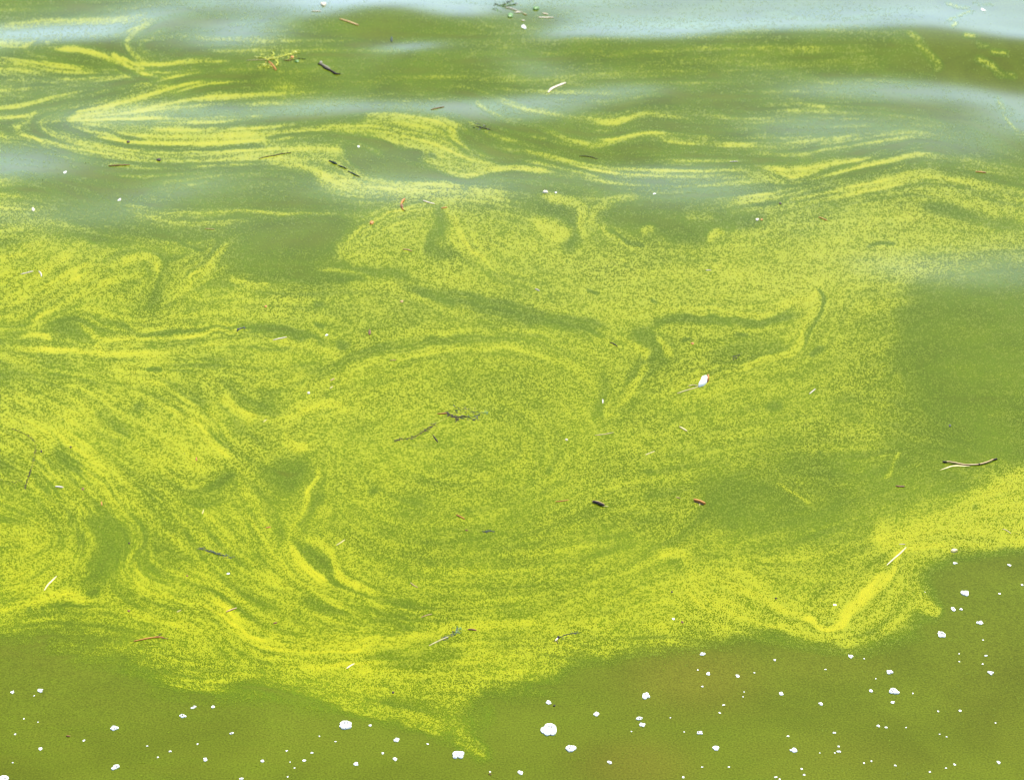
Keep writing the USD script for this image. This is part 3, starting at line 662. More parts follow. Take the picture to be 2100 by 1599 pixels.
def normals_at(x, y, jit=0.0):
    sx, sy = wave(SLX, x, y), wave(SLY, x, y)
    if jit:
        sx, sy = sx + rng.normal(0, jit, x.shape), sy + rng.normal(0, jit, x.shape)
    n = np.stack([-sx, -sy, np.ones_like(sx)], -1)
    return n / np.linalg.norm(n, axis=-1, keepdims=True)


NR, NC = 700, 800
pu, pv = np.meshgrid(np.linspace(-330, W + 330, NC), np.linspace(-105, H + 420, NR))
X, Y = flat(pu, pv)
Z = wave(HGT, X, Y)
u, v = pixel(X, Y, Z)
dens, silt = lookup(DENSE, u, v), lookup(SILT, np.clip(u, 1, W - 1), np.clip(v, 1, H - 1))
dens = ndi.gaussian_filter(dens, 0.7)
V = np.stack([X, Y, Z], -1).reshape(-1, 3)
N = normals_at(X, Y).reshape(-1, 3)
F = grid_faces(NR, NC)
idx = np.arange(NR * NC).reshape(NR, NC)
loop = np.concatenate([idx[0, :-1], idx[:-1, -1], idx[-1, :0:-1], idx[:0:-1, 0]])
mid_pt = np.array([0.0, Y.mean()])
vs, ns, ds, ss, fs = [V], [N], [dens.ravel()], [silt.ravel()], [F]
prev, base = loop, len(V)
for k in (1.25, 1.8, 3.2, 8, 30, 120, 400):
    q = np.column_stack([mid_pt + (V[loop, :2] - mid_pt) * k, np.zeros(len(loop))])
    vs.append(q)
    ns.append(np.tile([0, 0, 1.0], (len(loop), 1)))
    ds.append(np.full(len(loop), 0.3))
    ss.append(np.zeros(len(loop)))
    cur = np.arange(base, base + len(loop))
    fs.append(np.stack([prev, np.roll(prev, -1), np.roll(cur, -1), cur], -1)[:, ::-1])
    prev, base = cur, base + len(loop)
V, N, F = np.vstack(vs), np.vstack(ns), np.vstack(fs)
tri = V[F[:, [0, 1, 2]]]
down = np.cross(tri[:, 1] - tri[:, 0], tri[:, 2] - tri[:, 0])[:, 2] < 0
F[down] = F[down][:, ::-1]
water = define("/World/water", V, F, N, water_mat, thick=np.concatenate(ds), silt=np.concatenate(ss))
water.GetPrim().SetCustomDataByKey("kind", "structure")
water.GetPrim().SetCustomDataByKey("label", "calm murky green lake water with low swell")

# ------------------------------------------------------------------ the scum: a floating mat of grains, torn into threads
def mat_of_grains(u0, u1, v0, v1, sc, hole=None):
    """Grain cells sc photograph pixels wide; hole: a frame left out because a finer mat fills it."""
    cu, cv = np.arange(u0, u1, sc), np.arange(v0, v1, sc)
    nu, nv = len(cu), len(cv)
    cu2, cv2 = np.meshgrid(cu, cv)

    def speck(sig, gain=1.0):
        q = ndi.gaussian_filter(rng.standard_normal((nv, nu)).astype(np.float32), sig)
        return q / q.std() * gain

    grain = speck((0.40, 0.46)) + speck((0.8, 1.05), 0.52) + 0.16 * lookup(clump, cu2, cv2)
    grain = 0.5 * (1 + erf(grain / grain.std() / math.sqrt(2)))
    X, Y = flat(cu2, cv2)
    u, v = pixel(X, Y, wave(HGT, X, Y))
    dmap = lookup(DENSE, u, v)
    cover = np.interp(dmap, [0, .03, .06, .12, .3, .5, .7, .9, 1.0], [.003, .01, .10, .24, .415, .575, .77, .95, .99])
    far_ = smooth01((520 - v) / 330)
    cover = cover * (1 - far_ * np.clip(1 - dmap / 0.34, 0, 1) * 0.3)
    if hole:
        out = np.maximum(np.maximum(u0 - cu2 + 230, cu2 - u1 + 230) / 230, (cv2 - v1 + 250) / 250)
        cover = cover * (1 - smooth01(out + 0.15 * lookup(cloud, cu2, cv2)))
    on = grain < cover
    if hole:
        on &= ~((cu2 > hole[0]) & (cu2 < hole[1] - sc) & (cv2 > hole[2]) & (cv2 < hole[3] - sc))
    on[-1] = False
    on[:, -1] = False
    jx, jy = rng.uniform(-.32, .32, (nv, nu)), rng.uniform(-.32, .32, (nv, nu))
    X, Y = flat(cu2 + jx * sc, cv2 + jy * sc)
    Z = wave(HGT, X, Y) + 0.0004 + np.abs(rng.normal(0, 0.00012, X.shape))
    ii = np.arange(nu * nv).reshape(nv, nu)
    r, c = np.nonzero(on)
    F = np.stack([ii[r, c], ii[r + 1, c], ii[r + 1, c + 1], ii[r, c + 1]], -1)
    used, inv = np.unique(F, return_inverse=True)
    F = inv.reshape(F.shape)
    V = np.stack([X, Y, Z], -1).reshape(-1, 3)[used]
    tri = V[F[:, [0, 1, 2]]]
    down = np.cross(tri[:, 1] - tri[:, 0], tri[:, 2] - tri[:, 0])[:, 2] < 0
    F[down] = F[down][:, ::-1]
    dv = np.clip(dmap.ravel()[used] * (1 - 0.16 * far_.ravel()[used]) + rng.normal(0, 0.07, len(used)), 0, 1)
    return V, F, dv


INNER = (-40, W + 40, -30, H + 40)
V1, F1, d1_ = mat_of_grains(*INNER, 1.5)
V2, F2, d2_ = mat_of_grains(-310, W + 310, -60, H + 380, 2.6, INNER)
V, F, dv = np.vstack([V1, V2]), np.vstack([F1, F2 + len(V1)]), np.concatenate([d1_, d2_])
N = normals_at(V[:, 0], V[:, 1], 0.012)
scum = define("/World/algae_scum", V, F, N, scum_mat, thick=dv)
for k_, t_ in (("kind", "stuff"), ("label", "yellow green algae scum drawn out in swirls on the water"), ("category", "algae")):
    scum.GetPrim().SetCustomDataByKey(k_, t_)
print("scum cells", len(F), "water quads", (NR - 1) * (NC - 1))
# ------------------------------------------------------------------ things that float on it
counts = {}


def numbered(name):
    k = counts.get(name, 0)
    counts[name] = k + 1
    return name if k == 0 else f"{name}_{k:03d}"


def tag(prim, label, cat, group=None):
    prim.SetCustomDataByKey("label", label)
    prim.SetCustomDataByKey("category", cat)
    if group:
        prim.SetCustomDataByKey("group", group)


def thing(name, base, label, cat, group=None):
    x = UsdGeom.Xform.Define(stage, "/World/" + numbered(name))
    x.AddTranslateOp().Set(Gf.Vec3d(*map(float, base)))
    tag(x.GetPrim(), label, cat, group)
    return x


def part(parent, name, mesh, material, base, label=None, smooth=40):
    path = f"{parent.GetPath()}/{name}"
    k = 0
    while stage.GetPrimAtPath(path if not k else f"{path}_{k:03d}"):
        k += 1
    m = mesh.copy()
    m.vertices = m.vertices - base
    p = usdkit.mesh(stage, path if not k else f"{path}_{k:03d}", m, material, smooth=smooth)
    if label:
        p.GetPrim().SetCustomDataByKey("label", label)
    return p


def single(name, mesh, material, base, label, cat, group=None, smooth=40):
    m = mesh.copy()
    m.vertices = m.vertices - base
    p = usdkit.mesh(stage, "/World/" + numbered(name), m, material, smooth=smooth)
    p.AddTranslateOp().Set(Gf.Vec3d(*map(float, base)))
    tag(p.GetPrim(), label, cat, group)
    return p


def sweep(c, rad, sides=8, squash=1.0, rough=0.0, taper=(1, 1)):
    """A stalk along the points c, radius rad, its section flattened by squash."""
    c = np.asarray(c, float)
    n = len(c)
    t = np.gradient(c, axis=0)
    t /= np.linalg.norm(t, axis=1, keepdims=True)
    side = np.cross(t, [0, 0, 1.0])
    side /= np.linalg.norm(side, axis=1, keepdims=True)
    up = np.cross(side, t)
    s = np.linspace(0, 1, n)
    r = rad * (taper[0] + (1 - taper[0]) * np.clip(s * 4, 0, 1)) * (taper[1] + (1 - taper[1]) * np.clip((1 - s) * 4, 0, 1))
    r = r * (1 + rough * rng.normal(0, 1, n))
    a = np.arange(sides) / sides * 2 * np.pi
    ring = c[:, None] + (side[:, None] * np.cos(a)[None, :, None] + up[:, None] * (np.sin(a) * squash)[None, :, None]) * r[:, None, None] * (1 + rough * rng.normal(0, .6, (n, sides)))[..., None]
    v = np.vstack([ring.reshape(-1, 3), c[:1] - t[:1] * rad * .3, c[-1:] + t[-1:] * rad * .3])
    f = []
    for i in range(n - 1):
        for j in range(sides):
            k = (j + 1) % sides
            f += [[i * sides + j, (i + 1) * sides + j, (i + 1) * sides + k], [i * sides + j, (i + 1) * sides + k, i * sides + k]]
    for j in range(sides):
        k = (j + 1) % sides
        f += [[n * sides, j, k], [n * sides + 1, (n - 1) * sides + k, (n - 1) * sides + j]]
    m = trimesh.Trimesh(v, f, process=False)
    if m.volume < 0:
        m.invert()
    return m


def course(pts, w, lift=0.3, step=3.0, arch=0.0):
    """Pixels to a line just above the water, and its radius in metres for a breadth of w pixels."""
    p = spline(pts, step) if len(pts) > 2 else np.linspace(pts[0], pts[1], max(4, int(np.hypot(pts[1][0] - pts[0][0], pts[1][1] - pts[0][1]) / step)))
    q = at(p[:, 0], p[:, 1])
    r = 0.5 * w * float(np.mean([px_size(k) for k in q]))
    s = np.linspace(-1, 1, len(q))
    q[:, 2] += r * lift + arch * (s**2) + 0.0006
    return q, r


def slab(outline, high, flat_px=False, base_lift=0.0006):
    """A low rounded body over an outline given in pixels."""
    o = spline(outline, 1.2, closed=True)
    q = at(o[:, 0], o[:, 1])
    c = q.mean(0)
    n = len(q)
    rings, hs = (1.0, 1.0, .86, .6, .3), (-.0015, high * .45, high * .8, high * .97, high)
    v = [c + (q - c) * k + [0, 0, h + base_lift] for k, h in zip(rings, hs)] + [[c + [0, 0, high * 1.02 + base_lift]]]
    v = np.vstack(v)
    f = []
    for i in range(len(rings) - 1):
        for j in range(n):
            k = (j + 1) % n
            f += [[i * n + j, i * n + k, (i + 1) * n + k], [i * n + j, (i + 1) * n + k, (i + 1) * n + j]]
    top = len(rings) * n
    f += [[(len(rings) - 1) * n + j, (len(rings) - 1) * n + (j + 1) % n, top] for j in range(n)]
    m = trimesh.Trimesh(v, f, process=False)
    if m.area_faces.size and np.cross(v[f[-1][1]] - v[f[-1][0]], v[f[-1][2]] - v[f[-1][0]])[2] < 0:
        m.invert()
    return m


def blob(x, y, w, h, k=9, rough=.22, turn=0.0):
    a = np.arange(k) / k * 2 * np.pi + rng.uniform(0, 1)
    r = 1 + rng.uniform(-rough, rough, k)
    px, py = np.cos(a) * r * w / 2, np.sin(a) * r * h / 2
    return [(x + u * math.cos(turn) - v * math.sin(turn), y + u * math.sin(turn) + v * math.cos(turn)) for u, v in zip(px, py)]


# --- white foam: rafts of small bubbles
def foam_mesh(x, y, w, h, big):
    base = at(np.array(float(x)), np.array(float(y)))
    s = px_size(base)
    dep = (EYE[2] - base[2]) / np.linalg.norm(base - EYE)
    a, b = w * s / 2, h * s / 2 / dep
    k = 5 + int(w / 3)
    discs = []
    for i in range(k):
        t, rr = rng.uniform(0, 2 * np.pi), math.sqrt(rng.uniform(0, 1))
        q = rng.uniform(.30, .48)
        discs.append(Point((1 - q) * rr * math.cos(t), (1 - q) * rr * math.sin(t)).buffer(q, 5))
    discs.append(Point(0, 0).buffer(.5, 6))
    g = unary_union(discs)
    if g.geom_type != "Polygon":
        g = max(g.geoms, key=lambda z: z.area)
    x0, y0, x1, y1 = g.bounds
    pts = (np.array(g.exterior.coords) - [(x0 + x1) / 2, (y0 + y1) / 2]) / [(x1 - x0) / 2, (y1 - y0) / 2] * [a, b]
    g = Polygon(pts).buffer(0)
    rim = g
    holes = []
    for _ in range(0 if w < 9 else int(w * w / 90) + 1):
        hx, hy = rng.uniform(-a * .6, a * .6), rng.uniform(-b * .6, b * .6)
        holes.append(Point(hx, hy).buffer(rng.uniform(.8, 1.7) * s, 3))
    if holes:
        g = g.difference(unary_union(holes))
        if g.geom_type != "Polygon":
            g = max(g.geoms, key=lambda z: z.area)
    hi = min(0.0025, 0.2 * a)
    low = trimesh.creation.extrude_polygon(g, hi + .002, engine="earcut")
    low.apply_translation([0, 0, -.002])
    inner = g.buffer(-0.12 * min(a, b))
    froth = [low]
    for q in getattr(inner, "geoms", [inner]):
        if q.area > 1e-8:
            cap = trimesh.creation.extrude_polygon(q, hi * .5, engine="earcut")
            cap.apply_translation([0, 0, hi - 1e-4])
            froth.append(cap)
    froth = trimesh.util.concatenate(froth)
    froth.apply_translation(base)
    bub = []
    for _ in range(int(6 + w * h / 6) if big else 0):
        hx, hy = rng.uniform(-a, a), rng.uniform(-b, b)
        if rim.buffer(-.06 * a).contains(Point(hx, hy)) and not any(q.distance(Point(hx, hy)) < .5 * s for q in holes):
            e = trimesh.creation.icosphere(1, rng.uniform(.4, .95) * s)
            e.apply_translation(base + [hx, hy, hi * 1.2])
            bub.append(e)
    return froth, (trimesh.util.concatenate(bub) if bub else None), base


def foam(x, y, w, h, label=None):
    froth, bub, base = foam_mesh(x, y, w, h, w >= 12)
    if label is None:
        single("foam_speck", froth, M["froth"], base, "tiny white speck of foam adrift on the open green water near the bank", "foam", "tiny specks of foam")
    elif bub is None:
        single("foam_clump", froth, M["froth"], base, label, "foam", "foam clumps on the open water")
    else:
        t = thing("foam_clump", base, label, "foam", "foam clumps on the open water")
        part(t, "froth", froth, M["froth"], base)
        part(t, "bubbles", bub, M["froth"], base, smooth=True)


FOAM = [
    (1125, 1496, 33, 24, "largest white foam clump of all, broad and pitted, on open water"),
    (709, 1487, 25, 16, "rounded white foam clump with dark pits, close under the mat's lower left edge"),
    (940, 1548, 24, 14, "pointed white foam clump just below the hanging tip of scum"),
    (1171, 1535, 22, 12, "wide white foam clump with one pit, right below the largest clump"),
    (1833, 1417, 21, 11, "long oval pitted foam clump, largest in the open water at the right"),
    (1325, 1427, 16, 13, "notched white foam clump with one dark pit, on its own below the mat"),
    (1979, 1217, 17, 10, "bubbly white foam clump, topmost of the large ones in the right hand bay"),
    (1931, 1301, 16, 12, "solid squarish white foam clump beside the right tip of the scum"),
    (235, 1493, 17, 9, "three lobed white foam clump in the open water at the lower left"),
    (237, 1573, 16, 10, "round white foam clump by the bottom edge, straight below a three lobed clump"),
    (8, 1596, 20, 11, "white foam clump cut by the bottom left corner of the picture"),
    (375, 1468, 15, 7, "flat slanting foam clump, lower left of a smaller flat one"),
    (1627, 1538, 15, 9, "ragged white foam clump alone near the bottom edge, right of centre"),
    (1468, 1534, 14, 9, "speckled grey white foam clump straight below a flat elongated one"),
    (2009, 1277, 14, 7, "smooth oblong foam clump in the right hand bay, right above the squarish one"),
    (1311, 1473, 14, 6, "white foam clump with a tail to the right, above a ring shaped one"),
    (1825, 1378, 13, 8, "heart shaped white foam clump above the long oval pitted clump"),
    (1317, 1486, 13, 8, "ring shaped white foam clump with one pit, under the tailed one"),
    (2032, 1380, 13, 7, "lumpy white foam clump nearest the right edge of the picture"),
    (813, 1517, 12, 8, "small triangular white foam clump between the rounded and the pointed clumps"),
    (1223, 1464, 12, 9, "smooth white foam clump, lower left of the notched one"),
    (1441, 1341, 12, 6, "white foam clump with a small tail right at the lower edge of the scum"),
    (1435, 1502, 12, 6, "flat elongated white foam clump, above the speckled grey white one"),
    (82, 1416, 11, 7, "ring like white foam clump near the left edge, right of a dot of foam"),
    (397, 1450, 11, 6, "small flat white foam clump just under the lower left rim of the scum"),
    (1125, 1440, 11, 8, "white foam clump with a black crumb floating at its lower right"),
    (1067, 1584, 11, 8, "small ragged foam clump close to the bottom edge, left of centre of the picture"),
    (1745, 1346, 10, 7, "small bubbly foam clump just below the solid yellow drift"),
    (1250, 1563, 10, 6, "small white foam clump near the bottom edge, lower right of the wide one"),
    (730, 1566, 10, 7, "small white foam clump at the bottom, left below the triangular one"),
    (25, 1419, 8, 6, "dot of white foam nearest the left edge of the picture"),
    (437, 1449, 8, 5, "small foam dot immediately right of the flat one under the mat"),
    (475, 1503, 9, 4, "thin sliver of white foam, far right of the three lobed clump"),
    (83, 1535, 8, 6, "small round foam dot with a dark centre in the lower left corner"),
    (421, 1557, 9, 7, "small pale foam clump at the bottom, midway between two round clumps"),
    (495, 1596, 9, 4, "sliver of foam cut by the bottom edge at the left"),
    (810, 1556, 9, 7, "small white foam clump straight under the triangular one"),
    (1452, 1381, 8, 7, "small drop shaped foam clump, lower right of the one at the scum edge"),
    (1513, 1386, 8, 6, "tiny triangular foam fleck over the brownish patch of water"),
    (1955, 1249, 9, 8, "small round foam clump with a dash of foam at its right"),
    (1971, 1249, 7, 4, "dash of foam just right of a small round clump in the bay"),
    (1602, 1422, 9, 7, "smooth round foam clump alone in the middle of the open water"),
    (1683, 1443, 9, 6, "small bubbly foam clump left of the long oval pitted clump"),
    (1786, 1416, 8, 6, "small foam clump touching distance left of the long oval pitted clump"),
    (1831, 1440, 9, 5, "small slanted foam clump straight below the long oval pitted clump"),
    (1959, 1155, 9, 4, "white foam dash right under the yellow rim at the right"),
    (2070, 1159, 8, 4, "white foam dash under the yellow rim, nearest the right edge"),
    (1720, 1541, 9, 4, "flat foam fleck close to the right of the ragged clump"),
    (2048, 1563, 7, 6, "cream foam fleck near the bottom right corner"),
    (1712, 1240, 7, 4, "small white foam fleck on the left rim of the solid yellow drift"),
    (468, 1176, 6, 4, "small white foam fleck on the scum right below a dark weed strand"),
    (1381, 1269, 6, 4, "small white foam fleck on the scum beside a brown crumb"),
    (133, 354, 6, 5, "white dot of foam on the dark green bay at the far left"),
    (245, 410, 6, 5, "white dot of foam in the middle of the dark green wedge"),
    (670, 687, 6, 4, "white dot of foam on the scum, upper left of a brown stub"),
    (1074, 56, 10, 8, "bright white ball of foam on the far water below a weed raft"),
    (2016, 21, 8, 5, "white ball of foam with a faint trail in the far right corner"),
    (735, 301, 5, 4, "white dot of foam on the edge of the long green bay"),
    (1342, 398, 7, 3, "pale foam dash on the hazy water left of the green pool"),
    (1140, 395, 4, 3, None), (1712, 1543, 3, 2, None),
]
SPECKS = [(31, 1505, 4, 3), (172, 1518, 5, 4), (349, 1540, 6, 3), (405, 1525, 4, 3), (324, 1552, 4, 3), (26, 1563, 4, 2), (78, 1480, 3, 2), (49, 1473, 3, 3), (70, 1426, 3, 2), (302, 1529, 5, 2),
          (759, 1487, 6, 4), (877, 1525, 5, 3), (785, 1544, 5, 4), (640, 1543, 6, 3), (624, 1559, 8, 4), (538, 1560, 8, 5), (588, 1539, 5, 3), (655, 1509, 3, 2), (688, 1520, 5, 2), (590, 1592, 3, 3), (1005, 1582, 4, 3), (604, 1574, 4, 2), (595, 1562, 3, 2),
          (1440, 1407, 5, 3), (1484, 1445, 6, 3), (1476, 1461, 5, 3), (1375, 1471, 3, 2), (1401, 1593, 5, 4), (1547, 1379, 4, 2), (1403, 1500, 3, 2), (1440, 1572, 5, 2), (1495, 1572, 5, 2), (1431, 1373, 4, 2), (1526, 1418, 3, 2), (1524, 1428, 3, 2), (1295, 1499, 3, 2),
          (2050, 1217, 6, 3), (1897, 1213, 3, 3), (1589, 1353, 5, 4), (2022, 1344, 7, 3), (2015, 1361, 4, 3), (2016, 1312, 4, 2), (1967, 1340, 3, 2), (1967, 1356, 4, 2), (1801, 1488, 7, 5), (1817, 1491, 6, 3), (1858, 1491, 4, 2), (1969, 1457, 6, 4), (1924, 1458, 4, 3),
          (1711, 1502, 7, 3), (1616, 1509, 6, 3), (1720, 1530, 5, 3), (1681, 1543, 3, 2), (1772, 1564, 4, 3), (1787, 1560, 4, 3), (1836, 1569, 5, 3), (1644, 1576, 5, 3), (1649, 1588, 5, 3), (1958, 1567, 5, 4), (1940, 1574, 4, 2), (1907, 1582, 4, 3), (1591, 1593, 7, 3), (1599, 1597, 4, 3), (1796, 1391, 3, 2), (1872, 1421, 3, 3), (2042, 1482, 4, 2), (2096, 1199, 5, 4), (1927, 1505, 4, 2), (1941, 1510, 4, 2), (1772, 1350, 4, 2), (1693, 1372, 5, 2)]
for f_ in FOAM:
    foam(*f_)
for f_ in SPECKS:
    foam(*f_)


# --- single stalks, straws and twigs
def stick(name, pts, w, m, label, cat, squash=1.0, rough=.05, taper=(.6, .6), lift=.35, arch=0.0, group=None):
    c, r = course(pts, w, lift, arch=arch)
    single(name, sweep(c, r, 8 if w >= 3 else 6, squash, rough, taper), M[m], c.mean(0), label, cat, group)


STICKS = [
    ("reed_piece", [(697, 40), (716, 46), (735, 53)], 5, "tan", "tan piece of split reed on the far water, upper left of the dark twig", "reed", .5),
    ("reed_piece", [(1124, 191), (1130, 184), (1140, 179), (1150, 175), (1160, 171)], 5.5, "pale", "curved whitish reed piece at the rim of a pale wave", "reed", .6),
    ("reed_piece", [(640, 24), (658, 24)], 3.5, "pale", "flat pale reed chip on the far water under a cream chip", "reed", .5),
    ("straw_piece", [(1113, 28), (1124, 31)], 4, "pale", "cream straw chip at the far right of the weed raft", "straw", .5),
    ("straw_piece", [(1104, 37), (1135, 37)], 3.5, "pale", "long flat pale straw at the right end of the weed raft", "straw", .5),
    ("straw_piece", [(1070, 43), (1076, 44)], 4, "pale", "short cream chip just above the bright foam ball", "straw", .6),
    ("stem", [(223, 341), (245, 340), (266, 339)], 3, "brown", "thin reddish brown stem lying in the far green bay at the left", "stem"),
    ("stem", [(531, 326), (548, 322), (562, 320), (580, 316), (597, 314)], 2.2, "dark", "thin dark stem slanting over the edge of the yellow tongue", "stem"),
    ("straw_piece", [(868, 412), (879, 416), (891, 419)], 3.5, "pale", "white straw beside a curled orange pod", "straw", .5),
    ("bark_chip", [(905, 428), (917, 426)], 3, "orange", "small brown chip right of a white straw", "bark"),
    ("straw_piece", [(826, 512), (836, 513), (845, 516)], 3, "tan", "tan straw in the middle of the pale yellow mass", "straw"),
    ("twig", [(758, 678), (758, 687)], 5, "brown", "short upright brown stub in the centre left of the mat", "twig"),
    ("straw_piece", [(560, 698), (574, 695), (588, 692)], 3, "pale", "pale straw in a light band, right of a green weed crumb", "straw"),
    ("straw_piece", [(678, 781), (686, 777)], 3, "tan", "tan straw bit above another at the left of the whirl", "straw"),
    ("straw_piece", [(677, 797), (682, 793)], 2.5, "straw", "pale straw bit below a tan one at the left of the whirl", "straw"),
    ("stem", [(1251, 703), (1257, 705), (1262, 708), (1266, 711)], 2.5, "dark", "thin curved dark stem at the end of a dark lane", "stem"),
    ("stem", [(897, 849), (906, 849), (916, 848)], 3, "orange", "bright orange stalk touching the large dark weed sprig", "stem"),
    ("twig", [(888, 893), (892, 899), (898, 907)], 3, "dark", "short black twig below the long dark weed strand", "twig"),
    ("straw_piece", [(1220, 893), (1240, 891), (1258, 887)], 2, "straw", "fine pale straw, right of the whirl centre", "straw"),
    ("reed_piece", [(1394, 876), (1401, 880), (1409, 885)], 4.5, "straw", "short thick straw coloured reed below the white feather", "reed", .7),
    ("straw_piece", [(1324, 933), (1342, 926)], 2.5, "straw", "pale straw slanting up between reed and shade sided twig", "straw"),
    ("straw_piece", [(1139, 1029), (1152, 1028), (1166, 1026)], 2.5, "orange", "thin orange straw left of the twig with its shade coloured black", "straw"),
    ("bark_chip", [(1386, 1020), (1395, 1022)], 2.2, "tan", "tiny tan chip left of the orange twig", "bark"),
    ("twig", [(1837, 997), (1846, 998), (1855, 998)], 3.5, "brown", "brown stub with scum caught round it, below the long curved reed", "twig"),
    ("reed_piece", [(1819, 1159), (1832, 1147), (1845, 1136), (1858, 1123)], 4, "straw", "long pale reed sticking up from the solid yellow drift", "reed", .6),
    ("straw_piece", [(1844, 1116), (1856, 1116)], 2, "pale", "fine pale straw just above the long pale reed", "straw"),
    ("straw_piece", [(2056, 1085), (2064, 1088), (2073, 1094)], 2.2, "straw", "fine pale straw on the yellow band near the right edge", "straw"),
    ("stem", [(936, 1056), (944, 1060), (953, 1065)], 3, "orange", "orange stalk in the lower half of the whirl", "stem"),
    ("bark_chip", [(954, 1087), (960, 1089)], 2.5, "brown", "tiny red brown chip below the orange stalk", "bark"),
    ("straw_piece", [(690, 1118), (699, 1113), (707, 1107)], 2.5, "straw", "pale straw slanting over the bright rim at left of centre", "straw"),
    ("straw_piece", [(540, 866), (546, 861)], 2.2, "straw", "pale straw bit in the left dark patch", "straw"),
    ("reed_piece", [(114, 998), (121, 999), (130, 1000)], 4.5, "pale", "short pale reed with a dark end in the left of the mat", "reed", .8),
    ("reed_piece", [(91, 1211), (98, 1200), (106, 1192), (116, 1182)], 4, "straw", "pale curved blade of reed at the lower left", "reed", .5),
    ("straw_piece", [(464, 1255), (474, 1251), (485, 1247)], 3.5, "tan", "tan straw in the bright lower left band", "straw"),
    ("straw_piece", [(363, 1255), (371, 1251)], 2.2, "straw", "short pale straw left of a tan one in the lower band", "straw"),
    ("twig", [(960, 1291), (968, 1291), (977, 1293)], 3.5, "brown", "small red brown stick right of the dark tufted weed", "twig"),
    ("bark_chip", [(561, 1279), (568, 1277)], 3.5, "brown", "small red brown chip in the lower mat, left of centre", "bark"),
    ("reed_piece", [(711, 1371), (719, 1365), (727, 1361)], 4, "straw", "pale flat blade piece near the bottom of the mat", "reed", .4),
    ("stem", [(1002, 1587), (1008, 1588)], 2, "brown", "thin brown stem bit at the bottom edge", "stem"),
    ("straw_piece", [(864, 1266), (874, 1262), (886, 1259)], 2.2, "tan", "fine tan straw in the lower bright arc", "straw"),
    ("straw_piece", [(842, 1195), (849, 1201), (857, 1205)], 2.5, "tan", "tan straw slanting down in the lower whirl", "straw"),
    ("straw_piece", [(43, 563), (56, 560), (68, 557)], 2.8, "pale", "pale straw at the far left, beside a bent one", "straw"),
    ("straw_piece", [(80, 557), (84, 562), (85, 568)], 3, "pale", "short bent pale straw right of another at the far left", "straw"),
    ("straw_piece", [(420, 470), (440, 471)], 2, "tan", "faint tan straw on the upper left scum", "straw"),
    ("bark_chip", [(1679, 446), (1687, 449), (1696, 453)], 2.5, "orange", "orange needle on the right hand scum", "bark"),
    ("bark_chip", [(2001, 353), (2012, 354), (2022, 355)], 3, "orange", "orange tan chip at the far rim of the right hand scum", "bark"),
    ("stem", [(1188, 321), (1200, 321), (1213, 323), (1225, 327)], 1.8, "dark", "hair thin dark stem in the far middle lane", "stem"),
    ("stem", [(884, 226), (895, 223), (911, 220)], 2.2, "brown", "brown stalk adrift in the pale far wave", "stem"),
    ("straw_piece", [(1497, 333), (1513, 332)], 2.5, "pale", "pale pinkish chip on the hazy far right water", "straw"),
    ("straw_piece", [(1660, 808), (1672, 798)], 2.5, "pale", "pale straw right of the white feather", "straw"),
    ("straw_piece", [(415, 1054), (418, 1045)], 2.2, "straw", "tiny pale straw in the left half of the mat", "straw"),
    ("bark_chip", [(545, 1083), (555, 1081)], 3, "orange", "orange chip in the scum left of the thin crest", "bark"),
    ("bark_chip", [(208, 1029), (209, 1037)], 3, "orange", "upright orange chip in the left bright band", "bark"),
    ("bark_chip", [(403, 938), (403, 945)], 3, "orange", "yellow orange chip in the upper left of the mat", "bark"),
    ("bark_chip", [(136, 1509), (144, 1510)], 3, "brown", "brown chip among foam dots at the lower left", "bark"),
    ("straw_piece", [(800, 740), (812, 739)], 2, "tan", "fine tan straw near the top of the whirl", "straw"),
    ("straw_piece", [(1448, 555), (1458, 555)], 2.5, "pale", "pale chip in the upper middle of the bright scum", "straw"),
    ("straw_piece", [(1098, 593), (1106, 597)], 3.5, "pale", "cream chip beside a dark lane, upper middle", "straw"),
]
for s_ in STICKS:
    stick(*s_[:6], squash=s_[6] if len(s_) > 6 else 1.0)

